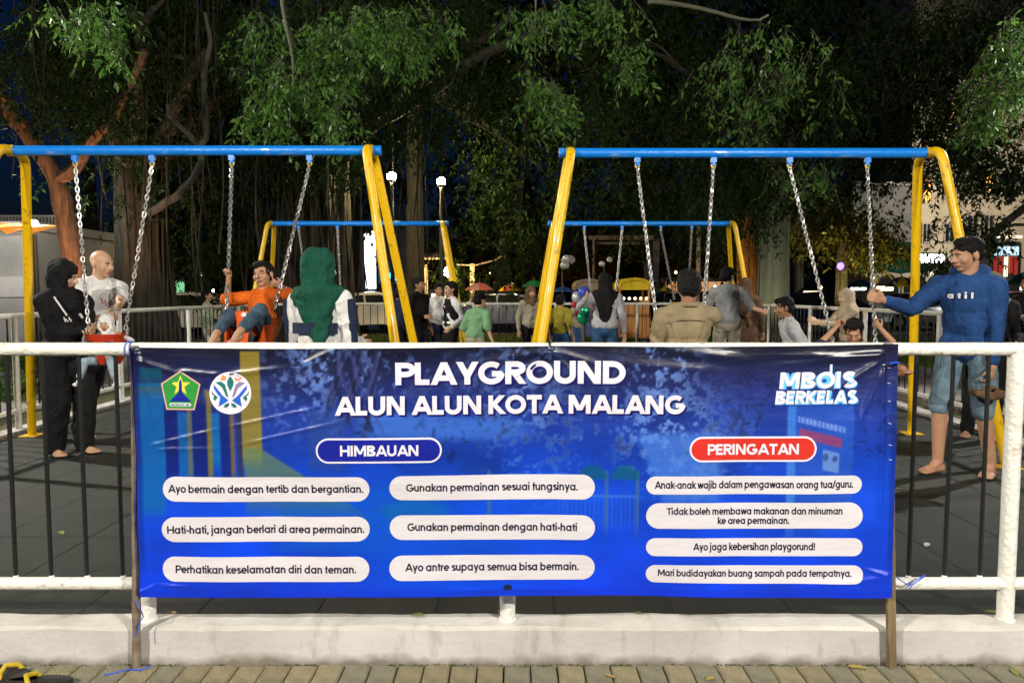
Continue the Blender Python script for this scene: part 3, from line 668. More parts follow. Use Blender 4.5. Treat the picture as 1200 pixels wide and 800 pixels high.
# play equipment at the left: teal panels, tan posts, olive pillar and slide
for x0, x1, y0, y1, c, s in ((160,189,448,600,(6,95,160),.75),(205,222,482,560,(8,100,165),.65),(241,254,482,545,(8,112,172),.7),(163,188,430,447,(0,90,110),.6),(189,204,470,560,(6,20,95),.7),(222,240,470,560,(6,20,95),.7),(255,268,480,560,(5,20,90),.6),
                       (216,221,478,560,(105,92,70),.8),(239,245,458,560,(120,105,45),.85),(236,250,455,459,(150,135,70),.9),(266,271,482,560,(115,90,50),.8),(274,280,482,560,(50,40,50),.7),(280,303,410,540,(140,122,40),.85),(157,205,452,456,(95,75,55),.7)):
    b = sm(x0-1,x0+1,PX)*(1-sm(x1-1,x1+1,PX))*sm(y0-1.5,y0+1.5,PY)*(1-sm(y1-12,y1+12,PY)); col = mixc(col, c, b*s)
b = (1-sm(-2,2,(PX-300)-(PY-522)*1.55))*sm(280,284,PX)*sm(520,524,PY)*(1-sm(556,620,PY)); col = mixc(col, (90,118,90), b*.75)
b = (1-sm(3,9,np.abs(np.hypot((PX-278)/1.0,(PY-432))-26)))*(PX > 278)*(PY < 432)*0; col = mixc(col, (150,128,22), b)
# fence in the print, pale posts
for k in range(44):
    xx = 650+k*5.2; b = (1-sm(.6,1.6,np.abs(PX-xx)))*sm(576,580,PY)*(1-sm(610,625,PY))*(xx < 742); col = mixc(col, (40,90,205), b*.55)
b = (1-sm(.8,2,np.abs(PY-580)))*sm(648,652,PX)*(1-sm(738,744,PX)); col = mixc(col, (60,110,215), b*.6)
for xx in (568, 706, 742):
    b = (1-sm(1.5,2.6,np.abs(PX-xx)))*sm(548,552,PY)*(1-sm(600,640,PY)); col = mixc(col, (70,100,140), b*.6)
for cx in (690, 728):
    b = (1-sm(.75,1.0,np.hypot((PX-cx)/19,(PY-560)/18)))*(PY < 560); col = mixc(col, (0,85,110), b*.7)
# notice panel at the right
b = sm(916,918,PX)*(1-sm(993,995,PX))*sm(474,477,PY)*(1-sm(600,640,PY)); col = mixc(col, (32,78,185), b*.8)
b = sm(916,918,PX)*(1-sm(926,928,PX))*sm(474,477,PY)*(1-sm(600,640,PY)); col = mixc(col, (62,125,215), b*.7)
sk = PY-(PX-930)*.24
b = sm(929,930,PX)*(1-sm(985,986,PX))*sm(487,488,sk)*(1-sm(494,495,sk)); col = mixc(col, (120,145,225), b*.8*(.55+.45*(np.floor(PX/2.4) % 2)))
b = sm(930,932,PX)*(1-sm(979,982,PX))*sm(500,502,sk)*(1-sm(511,514,sk)); col = mixc(col, (150,52,90), b*.75)
b = sm(958,960,PX)*(1-sm(977,979,PX))*sm(520,522,sk+2)*(1-sm(543,546,sk+2)); col = mixc(col, (105,140,205), b*.8)
b = (np.hypot((PX-962.5)/3,(PY-535)/4) < 1)*.6+(np.hypot((PX-973)/3,(PY-537)/4) < 1)*.6; col = mixc(col, (25,50,110), b.clip(0,1))
# welded hem strips
b = 1-sm(160,164,PX)+sm(1036,1040,PX); col = mixc(col, (4,24,92), b.clip(0,1)*.35*(1-sm(640,690,PY)))
b = sm(688,694,PY); col = mixc(col, (6,40,200), b*.4)
col = np.clip(col, 0, 255)/255; lin = np.where(col < .04, col/12.92, ((col+.055)/1.055)**2.4)
m = bpy.data.materials.new('printed_vinyl'); m.use_nodes = True; b_ = m.node_tree.nodes['Principled BSDF']
at_ = m.node_tree.nodes.new('ShaderNodeAttribute'); at_.attribute_name = 'print'; m.node_tree.links.new(at_.outputs['Color'], b_.inputs['Base Color'])
def vinyl(m):
    b_ = m.node_tree.nodes['Principled BSDF']; b_.inputs['Roughness'].default_value = .33; b_.inputs['Specular IOR Level'].default_value = .5
    n = m.node_tree.nodes; l = m.node_tree.links
    tc = n.new('ShaderNodeTexCoord'); mp = n.new('ShaderNodeMapping'); mp.inputs['Scale'].default_value = (1, 1, 3.0); nz = n.new('ShaderNodeTexNoise')
    nz.inputs['Scale'].default_value = 5; nz.inputs['Detail'].default_value = 3; bp = n.new('ShaderNodeBump'); bp.inputs['Strength'].default_value = .35; bp.inputs['Distance'].default_value = .02
    l.new(tc.outputs['Object'], mp.inputs[0]); l.new(mp.outputs[0], nz.inputs['Vector']); l.new(nz.outputs[0], bp.inputs['Height']); l.new(bp.outputs[0], b_.inputs['Normal'])
vinyl(m); M['vinyl'] = m
def vin(name, c): k = bpy.data.materials.new(name); k.use_nodes = True; k.node_tree.nodes['Principled BSDF'].inputs['Base Color'].default_value = (*c, 1); vinyl(k); return k
M['p_white'] = vin('print_white', (.68,.65,.72)); M['p_black'] = vin('print_black', (.012,.012,.03)); M['p_navy'] = vin('print_navy', (.008,.015,.30)); M['p_red'] = vin('print_red', (.62,.03,.02))
M['p_title'] = vin('print_title', (.74,.72,.84)); M['p_shadow'] = vin('print_shadow', (.008,.008,.12)); M['p_green'] = vin('print_green', (.03,.28,.05)); M['p_yellow'] = vin('print_yellow', (.75,.65,.08))
M['p_cyan'] = vin('print_cyan', (.16,.55,.85)); M['p_blue'] = vin('print_blue', (.02,.12,.6)); M['p_orange'] = vin('print_orange', (.75,.28,.08)); M['p_teal'] = vin('print_teal', (.01,.16,.15)); M['p_pink'] = vin('print_outline_pink', (.7,.4,.35)); M['p_grey'] = vin('print_violet_grey', (.25,.2,.4))
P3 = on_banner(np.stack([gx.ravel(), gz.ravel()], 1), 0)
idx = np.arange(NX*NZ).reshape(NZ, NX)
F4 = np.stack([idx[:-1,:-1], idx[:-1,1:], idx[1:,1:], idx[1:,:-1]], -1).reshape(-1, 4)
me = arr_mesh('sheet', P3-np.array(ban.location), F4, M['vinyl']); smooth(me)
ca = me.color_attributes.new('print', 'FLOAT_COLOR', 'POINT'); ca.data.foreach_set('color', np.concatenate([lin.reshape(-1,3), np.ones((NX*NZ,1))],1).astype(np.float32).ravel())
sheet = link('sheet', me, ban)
# hem sleeves folded round the stakes
for px0, side in ((155, -1), (1044, 1)):
    g = MB(); x, _ = bxz(px0, 500); n = 60; vs = []
    for i in range(n+1):
        z = BR_[1]+(TL[1]-BR_[1])*i/n; D = float(relief(x, z)); dz = float(sagx(x, z))
        for k in range(7):
            a = math.pi*k/6; vs.append((x+side*math.sin(a)*.006, YB-D+.020-.020*math.cos(a)+.0005, z+dz+noise.noise(Vector((z*20,k,side)))*.002))
    g.add(vs, [(i*7+k, i*7+k+1, (i+1)*7+k+1, (i+1)*7+k) for i in range(n) for k in range(6)]); g.build('hem', M['p_navy'], ban)
def flat_poly(name, pts, mt, off, parent, inner=True):
    """filled convex-ish print from pixel outline, rings towards its centre so it follows the sheet"""
    p = np.array([bxz(*q) for q in pts]); c = p.mean(0); rings = [c+(p-c)*s for s in (1, .66, .33)]; n = len(p)
    V = on_banner(np.concatenate(rings+[c[None]]), off); g = MB()
    fs = [(r_*n+i, r_*n+(i+1) % n, (r_+1)*n+(i+1) % n, (r_+1)*n+i) for r_ in range(2) for i in range(n)]+[(2*n+i, 2*n+(i+1) % n, 3*n) for i in range(n)]
    a = sum(p[i][0]*p[(i+1) % n][1]-p[(i+1) % n][0]*p[i][1] for i in range(n))
    if a < 0: fs = [tuple(reversed(f)) for f in fs]
    g.add(V, fs); return g.build(name, mt, parent)
def pill(px0, py0, px1, py1, mt, off, name='panel', parent=None, label=None):
    (x0, z1), (x1, z0) = bxz(px0, py0), bxz(px1, py1); r = (z1-z0)/2; zc = (z0+z1)/2; cols = []
    xs = [x0+r*(1-math.cos(math.pi/2*i/8)) for i in range(9)]
    k = int((x1-x0-2*r)/.008); xs += [x0+r+(x1-x0-2*r)*i/k for i in range(1, k)]; xs += [x1-r*(1-math.cos(math.pi/2*i/8)) for i in range(8, -1, -1)]
    pts = []
    for x in xs:
        e = max(0, (x0+r-x), (x-(x1-r))); hh = math.sqrt(max(r*r-e*e, 1e-9))
        for j in range(7): pts.append((x, zc-hh+2*hh*j/6))
    V = on_banner(pts, off); g = MB(); g.add(V, [(i*7+j, (i+1)*7+j, (i+1)*7+j+1, i*7+j+1) for i in range(len(xs)-1) for j in range(6)])
    o = g.build(name, mt, parent or ban)
    if label: o['label'] = label
    return o
def lettering(txt, px0, px1, base, capy, w, mt, off, parent, name='lettering', slant=0, dx=0, dz=0, track=0, label=None):
    """text whose ink runs from px0 to px1, baseline and cap line in photo pixels"""
    (x0, zb), (x1, zt) = bxz(px0, base), bxz(px1, capy); cap = zt-zb
    items, tot = text_geo(txt, w, cap, x1-x0, .10, slant, track); g = MB()
    for v, f, k in items:
        V = on_banner([(x0+a+dx, zb+b+dz) for a, b in v], off+k*.00012)
        f2 = []
        for q in f:
            a = [V[i] for i in q]; s_ = sum(a[i][0]*a[(i+1) % 4][2]-a[(i+1) % 4][0]*a[i][2] for i in range(4))
            f2.append(q if s_ > 0 else tuple(reversed(q)))
        g.add(V, f2)
    o = g.build(name, mt, parent)
    if label: o['label'] = label
    return o
o1 = .0012; o2 = .0022; o3 = .0032
T1 = dict(off=o2, parent=ban)
for txt, a, b, base, cy in (('PLAYGROUND', 463, 731, 450.5, 424), ('ALUN ALUN KOTA MALANG', 393, 801, 485.5, 463.5)):
    t_ = lettering(txt, a, b, base, cy, .245, M['p_title'], o2, ban)
    lettering(txt, a, b, base, cy, .27, M['p_shadow'], o1, t_, 'letter_shadow', dx=.007, dz=-.007)
def headed(x0,y0,x1,y1,mt,txt,a,b,base,cy,lab):
    q = pill(x0,y0,x1,y1,M['p_title'],.0008,'badge',label=lab); pill(x0+2.2,y0+2.2,x1-2.2,y1-2.2,mt,.0016,'badge_face',q)
    lettering(txt,a,b,base,cy,.215,M['p_title'],.0026,q)
headed(370,512,518,541.5,M['p_navy'],'HIMBAUAN',399,490,533,520.5,'navy pill reading HIMBAUAN')
headed(808,512,957,541.5,M['p_red'],'PERINGATAN',829,936,533,520.5,'red pill reading PERINGATAN')
for (x0,y0,x1,y1), lines in (((190,558,433,587),[('Ayo bermain dengan tertib dan bergantian.',197,425,576.5,567.5)]),
    ((190,605,433,634),[('Hati-hati, jangan berlari di area permainan.',197,426,624,615)]),
    ((190,651.5,433,680.5),[('Perhatikan keselamatan diri dan teman.',206,417,670.5,661.5)]),
    ((456,557,697,586),[('Gunakan permainan sesuai fungsinya.',476,677,575.5,566.5)]),
    ((456,604,697,633),[('Gunakan permainan dengan hati-hati',477,676,622.5,613.5)]),
    ((456,651,697,680),[('Ayo antre supaya semua bisa bermain.',475,678,669,660)]),
    ((757,558,1010,579),[('Anak-anak wajib dalam pengawasan orang tua/guru.',767,1000,572,563.5)]),
    ((757,589,1010,619),[('Tidak boleh membawa makanan dan minuman',781,987,602.5,594.5),('ke area permainan.',841,925,613.5,605.5)]),
    ((757,630,1010,651),[('Ayo jaga kebersihan playgorund!',812,955,644,635.5)]),
    ((757,661.5,1010,682.5),[('Mari budidayakan buang sampah pada tempatnya.',771,997,674.5,666.5)])):
    q = pill(x0,y0,x1,y1,M['p_white'],.0012)
    for txt,a,b,base,cy in lines: lettering(txt,a,b,base,cy,.185,M['p_black'],.0024,q)
# MBOIS BERKELAS emblem: white on cyan on blue outline
top = None
for w_, mt, off, dx, dz in ((.46,M['p_blue'],.0010,.003,-.005),(.38,M['p_cyan'],.0018,.001,-.002),(.23,M['p_title'],.0030,0,0)):
    a = lettering('MBOIS', 913, 1002, 456.5, 437.5, w_, mt, off, top or ban, 'emblem_lettering', slant=.06, dx=dx, dz=dz, track=.02)
    top = top or a
    lettering('BERKELAS', 908, 1003, 474.5, 459, w_, mt, off+.0009, top, 'emblem_lettering', slant=.10, dx=dx, dz=dz, track=.02)
for w_, mt, off in ((.50,M['p_cyan'],.0024),(.3,M['p_title'],.0036)):
    lettering('I', 974.5-w_*4, 974.5+w_*4, 441, 429, .20, mt, off, top, 'emblem_spike')
# city crest: green pentagon, yellow star, blue monument
def pent(cx, top_, bot, wt, wb, ys_): return [(cx, top_), (cx+wt, ys_), (cx+wb, bot), (cx-wb, bot), (cx-wt, ys_)]
cr = flat_poly('crest', pent(211.5,433.5,479.5,23.5,17,449), M['p_pink'], .0014, ban)
flat_poly('crest_field', pent(211.5,435.5,477.8,21.6,15.6,449.8), M['p_green'], .0022, cr)
st = []
for k in range(10):
    a = math.pi/2+k*math.pi/5; r_ = (12.5,5.0)[k % 2]; st.append((211.5+r_*math.cos(a), 451-r_*math.sin(a)))
flat_poly('star', st, M['p_yellow'], .0029, cr)
flat_poly('monument', [(211.5,443),(213,447),(213.4,459),(217,463),(224.5,469.5),(198.5,469.5),(206,463),(209.6,459),(210,447)], M['p_navy'], .0037, cr)
q = pill(198.5,471.5,224.5,475.3,M['p_title'],.0032,'ribbon',cr)
q = lettering('MALANG KUCECWARA'.replace('C','C'), 200.5, 222.5, 474.6, 472.3, .2, M['p_teal'], .0042, cr)
# round leaf emblem
def circ(cx, cy, r_, n=36): return [(cx+r_*math.cos(2*math.pi*i/n), cy-r_*math.sin(2*math.pi*i/n)) for i in range(n)]
rd = flat_poly('round_emblem', circ(270.5,459,24.8), M['p_title'], .0014, ban)
def pet(pts, mt, off=.0024): return flat_poly('petal', pts, mt, off, rd)
pet([(270.5,439),(274.3,445),(274,450),(270.5,457),(267,450),(266.7,445)], M['p_teal'])
for s_ in (-1, 1):
    X = lambda v: 270.5+s_*v
    pet([(X(5),440),(X(9),438.2),(X(14),441.5),(X(10),444.5),(X(6),444)], M['p_orange'])
    pet([(X(6.5),449),(X(11),445.6),(X(17.5),446.8),(X(11),449),(X(8),456),(X(4.5),463),(X(2),464.5)], M['p_teal'] if s_ < 0 else M['p_grey'])
    pet([(X(19.5),449.5),(X(17),452.5),(X(9),462),(X(2),467.5),(X(6),470.5),(X(13.5),475),(X(10),471),(X(6.5),468),(X(14),462),(X(19.5),454)], M['p_blue'])
    pet([(X(22),456.5),(X(20),460),(X(14.5),464),(X(18.2),468.3),(X(20.2),466),(X(17.6),463.6),(X(21.4),460.8)], M['p_teal'])
    pet([(X(1.3),470.5),(X(5),471.5),(X(8),474.8),(X(5),476.5),(X(1.5),474)], M['p_teal'])
# ties and eyelets
def string(pts, nm='tie_string', mt=None, r_=.0022):
    g = MB(); P = [Vector(p) for p in pts]; g.tube(P, r_, 6); return g.build(nm, mt or M['strings'], ban)
def ring(px, mt, nm='tie_string', r_=.0022, tilt=0):
    x = xat(px, YF); pts = []
    for i in range(14):
        a = 2*math.pi*i/13; pts.append((x+tilt*math.cos(a), YF+.031*math.cos(a), RZ+.031*math.sin(a)))
    g = MB(); g.tube(pts, r_, 6); g.build(nm, mt, ban)
ring(150, M['strings'], tilt=.004); ring(153, M['strings'], tilt=-.006); ring(645, M['black_bar'], 'black_tie', .003, .003); ring(1040, M['strings'], tilt=.01)
ring(643, M['black_bar'], 'black_tie', .003, -.004)
p_ = at(1046, 425, YB); string([p_+Vector((-.02,-.02,0)), p_+Vector((.0,-.03,.004)), p_+Vector((.02,-.01,.0)), p_+Vector((.03,.05,-.005)), p_+Vector((.02,.1,.03))], r_=.004)
z0 = at(1050, 676, 2.95); e = [at(1046,672,2.84), at(1056,680,2.86), at(1064,685,2.875), at(1076,678,2.88), at(1084,673,2.89), at(1082,676,2.885), at(1068,686,2.88), at(1066,690,2.875)]
string(e)
string([at(158,703,2.80), at(164,712,2.79), at(168,722,2.82), at(163,730,2.80), at(160,745,2.79)])
string([(-1.415,2.81,.012), (-1.45,2.79,.006), (-1.50,2.80,.004), (-1.54,2.77,.004), (-1.57,2.76,.003)], r_=.003)
for px, py in ((595, 688),):
    c = at(px, py, YB); g = MB(); D = float(relief(c.x, c.z)); g.lathe([(.006,0),(.017,0),(.017,.003),(.006,.003)], (0,0,0), 14); g.v = [(c.x+v[0], YB-D-.002-v[2], c.z+v[1]*.6) for v in g.v]; g.build('eyelet', M['black_bar'], ban)
# staples down the right sleeve
for py in (431, 449, 470, 496, 521, 538):
    c = at(1042, py, YB); g = MB(); D = float(relief(c.x, c.z)); g.tube([(c.x-.005,YB-D-.004,c.z+.001),(c.x+.006,YB-D-.005,c.z-.001)], .0012, 5); g.build('staple', M['p_title'], ban)
# stakes
g = rough_tube(at(160, 780, 2.822)+Vector((0,0,-.03)), at(158, 405, 2.828), .0155, 10, 30, .003); g.v = [tuple(v) for v in g.v]
tag(g.build('pipe_stake', M['rust_pipe']), 'worn metal pipe standing on the paving under the left end of the banner', 'stake')
a, b = at(1045, 780, 2.824), at(1041, 402, 2.830); g = MB(); n = 20; vs = []
for i in range(n+1):
    p = a.lerp(b, i/n); p.z -= .03*(1-i/n)
    for sx, sy in ((-1,-1),(1,-1),(1,1),(-1,1)):
        vs.append(p+Vector((sx*.0145+noise.noise(Vector((i*.5,sx,sy)))*.003, sy*.011+noise.noise(Vector((i*.5,sx,sy+5)))*.003, 0)))
g.add(vs, [(i*4+k, i*4+(k+1) % 4, (i+1)*4+(k+1) % 4, (i+1)*4+k) for i in range(n) for k in range(4)]+[(3,2,1,0),(n*4,n*4+1,n*4+2,n*4+3)])
tag(g.build('wooden_stake', M['wood'], sm=False), 'square wooden stake standing on the paving under the right end of the banner', 'stake')
# ================================================================ people
dg_needed = True
class Blob:
    def __init__(s): s.mb = MB()
    def cap(s, p0, r0, p1, r1, n=12):
        p0, p1 = Vector(p0), Vector(p1); d = p1-p0
        if d.length < 1e-6: return s.ell(p0, (r0,)*3)
        u = d.normalized(); pts = []; rr = []
        for k in (-1,-.85,-.5,-.0): pts.append(p0+u*r0*k); rr.append(max(r0*math.sqrt(max(0,1-k*k)), .0004))
        pts += [p0+d*.33, p0+d*.66]; rr += [r0+(r1-r0)*.33, r0+(r1-r0)*.66]
        for k in (0,.5,.85,1): pts.append(p1+u*r1*k); rr.append(max(r1*math.sqrt(max(0,1-k*k)), .0004))
        s.mb.tube(pts, rr, n); return s
    def chain(s, pts, rad):
        for i in range(len(pts)-1): s.cap(pts[i], rad[i], pts[i+1], rad[i+1])
        return s
    def ell(s, c, r, rot=None): s.mb.ell(c, r, rot, 16, 10); return s
    def solid(s, name, mat_, parent, vox=.012, it=3, dec=.4, folds=0, fs=12, fz=.5, seed=0, scale=1.0, cut=None, fn=None):
        me = s.mb.mesh('tmp', mat_, sm=False); o = bpy.data.objects.new('tmp', me); C.objects.link(o)
        md = o.modifiers.new('r', 'REMESH'); md.mode = 'VOXEL'; md.voxel_size = vox
        if it: ms = o.modifiers.new('s', 'SMOOTH'); ms.factor = .5; ms.iterations = it
        dg = bpy.context.evaluated_depsgraph_get(); dg.update()
        e = o.evaluated_get(dg); m2 = bpy.data.meshes.new_from_object(e)
        bpy.data.objects.remove(o); bpy.data.meshes.remove(me)
        if folds or cut or fn:
            n = len(m2.vertices); co = np.empty(n*3, np.float32); m2.vertices.foreach_get('co', co); co = co.reshape(-1,3)
            if folds:
                nr = np.empty(n*3, np.float32); m2.vertices.foreach_get('normal', nr); nr = nr.reshape(-1,3)
                a = fbm(co[:,0]*fs+co[:,2]*fs*.35+seed, co[:,2]*fs*fz+co[:,1]*fs*.8, seed, 3)-.5
                b = 1-2*np.abs(fbm(co[:,0]*fs*.6+seed*3, co[:,2]*fs*1.1+co[:,1]*fs, seed+4, 2)-.5)
                co = co+nr*np.maximum((a*1.3+(b-.70)*1.0+.12)*folds, -.001 if folds < .03 else -1)[:,None]
            if fn: co = fn(co)
            m2.vertices.foreach_set('co', co.astype(np.float32).ravel()); m2.update()
        if cut or dec < 1:
            bm = bmesh.new(); bm.from_mesh(m2)
            if cut: bmesh.ops.delete(bm, geom=[v for v in bm.verts if cut(v.co)], context='VERTS')
            bm.to_mesh(m2); bm.free()
            if dec < 1:
                o = bpy.data.objects.new('tmp', m2); C.objects.link(o); md = o.modifiers.new('d', 'DECIMATE'); md.ratio = dec
                dg = bpy.context.evaluated_depsgraph_get(); dg.update(); m3 = bpy.data.meshes.new_from_object(o.evaluated_get(dg))
                bpy.data.objects.remove(o); bpy.data.meshes.remove(m2); m2 = m3
        if scale != 1: m2.transform(Matrix.Scale(scale, 4))
        smooth(m2); m2.name = name
        if not m2.materials: m2.materials.append(mat_)
        return link(name, m2, parent)
def ik(a, t, l1, l2, hint):
    d = t-a; D = min(d.length, (l1+l2)*.998); u = d.normalized(); D = max(D, abs(l1-l2)+.01)
    x = (l1*l1-l2*l2+D*D)/(2*D); h = math.sqrt(max(l1*l1-x*x, 0)); hv = hint-u*hint.dot(u)
    if hv.length < 1e-4: hv = Vector((1,0,0))
    return a+u*x+hv.normalized()*h, a+u*D
def hand(B, W, d, p, nrm, side, curl=25, fr=.0085, big=1.0):
    """palm, four unequal bent fingers and a thumb; p runs across the palm towards the thumb"""
    d = d.normalized(); p = (p-d*p.dot(d)).normalized(); nrm = d.cross(p) if nrm is None else nrm; nrm = (nrm-d*nrm.dot(d)-p*nrm.dot(p)).normalized()
    rot = Matrix((p, d, nrm)).transposed()
    B.cap(W-d*.03, .024, W+d*.02, .024); B.ell(W+d*.05, (.040, .050, .0165), rot)
    for k, (o, L) in enumerate(((.030,.074),(.010,.083),(-.010,.078),(-.029,.062))):
        q = W+d*.088+p*o; B.cap(W+d*.05+p*o*.8, .013, q, fr*1.15)
        dd = d.copy()
        for j, f in enumerate((.45,.32,.23)):
            dd = Matrix.Rotation(R(curl*(1.0 if j else .8)), 3, p) @ dd if nrm.dot(Matrix.Rotation(.3,3,p) @ d) > 0 else Matrix.Rotation(-R(curl*(1.0 if j else .8)), 3, p) @ dd
            q2 = q+dd*L*f; B.cap(q, fr*(1.1-.1*j), q2, fr*(1-.1*j), 8); q = q2
    t0 = W+d*.022+p*.028; t1 = t0+(d*.7+p*.75+nrm*.25).normalized()*.042; t2 = t1+(d*1.0+p*.15+nrm*(.2+curl/90)).normalized()*.032
    B.cap(t0, .016, t1, .0105, 8); B.cap(t1, .0105, t2, .009, 8)
def rotm(rx, ry, rz): return Matrix.Rotation(R(rz), 3, 'Z') @ Matrix.Rotation(R(ry), 3, 'Y') @ Matrix.Rotation(R(rx), 3, 'X')
def person(label, x, y, rz, H=1.68, z=FLOOR, skin='skin', lean=(0,0), twist=0, head=(0,0,0), hl=None, hr=None, el=(.3,.9,-.5), er=(-.3,.9,-.5),
           feet=None, pelvis=None, toes=None, kneeh=None, curl=(25,25), vox=.012, near=False, child=0,
           top=None, sleeve=1.0, hem=.84, bottom=None, leglen=1.0, wide=1.0, skirt=False, hair='short', scarf=None, face=True, hood=False, barefoot=True, group=None, loose=1.0, bald=False, shoe=None):
    """lengths in a 1.70 m body facing -Y, scaled to H; targets hl, hr, feet are world points when Vector, else local"""
    s = H/1.70; t = empty('person', (x, y, z), R(rz), label, 'person', group)
    inv = Matrix.Rotation(-R(rz), 3, 'Z')
    def loc(p): return (inv @ (Vector(p)-Vector((x,y,z))))/s if isinstance(p, Vector) else Vector(p)
    pel = Vector(pelvis) if pelvis else Vector((0, 0, .93))
    Rt = rotm(lean[0], lean[1], twist)
    def T(p): return pel+Rt @ (Vector(p)-Vector((0,0,.93)))
    hs = 1+.25*child; W_ = wide
    B = Blob(); sk = M[skin]
    sh = {1: T((.172*W_,0,1.355)), -1: T((-.172*W_,0,1.355))}; hip = {1: pel+rotm(0,0,twist*.4) @ Vector((.095,0,-.03)), -1: pel+rotm(0,0,twist*.4) @ Vector((-.095,0,-.03))}
    B.ell(T((0,.005,.95)), (.155*W_,.11,.12), Rt); B.ell(T((0,0,1.09)), (.132*W_,.095,.14), Rt); B.ell(T((0,0,1.25)), (.148*W_,.098,.15), Rt)
    B.cap(T((-.13*W_,0,1.36)), .045, T((.13*W_,0,1.36)), .045)
    for q in (1,-1): B.cap(T((0,.012,1.415)), .042, T((q*.13*W_,.008,1.365)), .045)
    neck = T((0,.005,1.41)); Hc = T((0,-.012,1.575+.02*child)); Rh = Rt @ rotm(head[0], head[1], head[2])
    def HP(p): return Hc+Rh @ (Vector(p)*hs)
    B.cap(neck, .058, HP((0,.022,-.055)), .052*hs)
    # head with face
    B.ell(HP((0,.018,.03)), (.076*hs,.095*hs,.084*hs), Rh); B.ell(HP((0,-.022,-.022)), (.062*hs,.070*hs,.088*hs), Rh); B.ell(HP((0,-.052,-.088)), (.030*hs,.026*hs,.022*hs), Rh)
    B.cap(HP((-.028,-.080,.022)), .015*hs, HP((.028,-.080,.022)), .015*hs)
    B.cap(HP((0,-.090,.012)), .009*hs, HP((0,-.110,-.028)), .0135*hs, 8); B.cap(HP((-.014,-.096,-.032)), .009*hs, HP((.014,-.096,-.032)), .009*hs, 8)
    B.cap(HP((-.018,-.086,-.060)), .0085*hs, HP((.018,-.086,-.060)), .0085*hs, 8)
    B.ell(HP((.045,-.05,-.025)), (.022*hs,.03*hs,.03*hs), Rh); B.ell(HP((-.045,-.05,-.025)), (.022*hs,.03*hs,.03*hs), Rh)
    for q in ((1,-1) if not scarf else ()): B.ell(HP((q*.079,.012,-.008)), (.011*hs,.020*hs,.032*hs), Rh)
    J = {}
    for q, tgt, hint, cu in ((1, hl, el, curl[0]), (-1, hr, er, curl[1])):
        tg = loc(tgt) if tgt is not None else T((q*.27,-.04,.86))
        e, w = ik(sh[q], tg, .285, .255, Vector(hint)); J[q] = (e, w)
        B.chain([sh[q], e, w], [.046,.040,.0275])
        d = (w-e).normalized(); pth = Vector((-q*.9, -.5, .15)) if tgt is None else Vector((0,-.25,1))
        hand(B, w+d*.01, d, pth, Vector((-q,0,0)) if tgt is None else None, q, cu, .0085 if near else .0105)
    ft = feet or {1: (.10,-.02,.085), -1: (-.10,.03,.085)}
    K = {}
    for q in (1,-1):
        a = loc(ft[q]); kh = Vector(kneeh[q]) if kneeh else Vector((q*.1,-1,0)); k, a = ik(hip[q], a, .425, .41, kh); K[q] = (k, a)
        B.chain([hip[q], k, a], [.082,.056,.037])
        B.cap(k+(a-k)*.28+Vector((0,.012,0)), .052, k+(a-k)*.6, .04)
        fd = Vector(toes[q]).normalized() if toes else Vector((q*.15,-1,0)).normalized()
        sd = (a-k).normalized(); up = -sd if pelvis and abs(fd.dot(sd)) < .8 else Vector((0,0,1))
        if not pelvis: up = Vector((0,0,1))
        lt = fd.cross(up).normalized(); f0 = a-up*.045-fd*.03
        B.cap(f0, .032, f0+fd*.12-up*.004, .030); B.cap(a, .036, f0+fd*.09, .028)
        for j in range(5): B.cap(f0+fd*.11+lt*(j-2)*.017-up*.008, .018, f0+fd*(.185-.010*abs(j-1))+lt*(j-2)*.019-up*.018, .0115, 8)
    B.solid('body', sk, t, vox=vox*(.62 if near else 1), it=2, dec=.5, scale=s)
    # face details
    if face:
        for q in (1,-1):
            g = MB(); g.ell(HP((q*.031,-.0785,.001)), (.0115*hs,.0090*hs,.0048*hs), Rh, 10, 8); g.mi = 1; g.ell(HP((q*.031,-.0850,.001)), (.0060*hs,.0035*hs,.0050*hs), Rh, 8, 6)
            g.v = [tuple(Vector(v)*s) for v in g.v]; g.build('eye', [M['eye_white'], M['pupil']], t, world=False)
            g = MB(); g.tube([HP((q*.014,-.094,.018)), HP((q*.032,-.093,.0235)), HP((q*.049,-.080,.019))], [.003*hs,.004*hs,.0022*hs], 6)
            g.v = [tuple(Vector(v)*s) for v in g.v]; g.build('eyebrow', M['hair'], t, world=False)
        g = MB(); g.tube([HP((-.024,-.0865,-.0595)), HP((-.010,-.0955,-.0575)), HP((.010,-.0955,-.0575)), HP((.024,-.0865,-.0595))], [.0025,.0048*hs,.0048*hs,.0025], 6)
        g.tube([HP((-.020,-.088,-.063)), HP((0,-.0965,-.067)), HP((.020,-.088,-.063))], [.003,.0058*hs,.003], 6)
        g.v = [tuple(Vector(v)*s) for v in g.v]; g.build('lips', M['lip'], t, world=False)
    # clothing
    if bottom:
        G = Blob(); G.ell(T((0,.008,.95)), (.162*W_,.118,.115), Rt); G.ell(pel+Vector((0,.01,-.04)), (.160*W_,.120,.10))
        for q in (1,-1):
            k, a = K[q]; th = .094 if not skirt else .12
            if leglen > .5:
                e_ = k+(a-k)*((leglen-.5)*2); f = loose if not skirt else 1.3
                G.chain([hip[q], hip[q].lerp(k,.5), k, e_], [th, .088*f, .072*f, (.058 if leglen < .8 else .060)*f])
            else: e_ = hip[q].lerp(k, leglen*2); G.chain([hip[q], e_], [th, .084])
        if skirt: G.chain([pel, (K[1][0]+K[-1][0])/2, (K[1][1]+K[-1][1])/2], [.15,.13,.13])
        G.solid('trousers' if not skirt else 'skirt', bottom, t, vox=vox, it=2, dec=.5, folds=.016, fs=10, fz=.8, seed=int(abs(x)*7), scale=s)
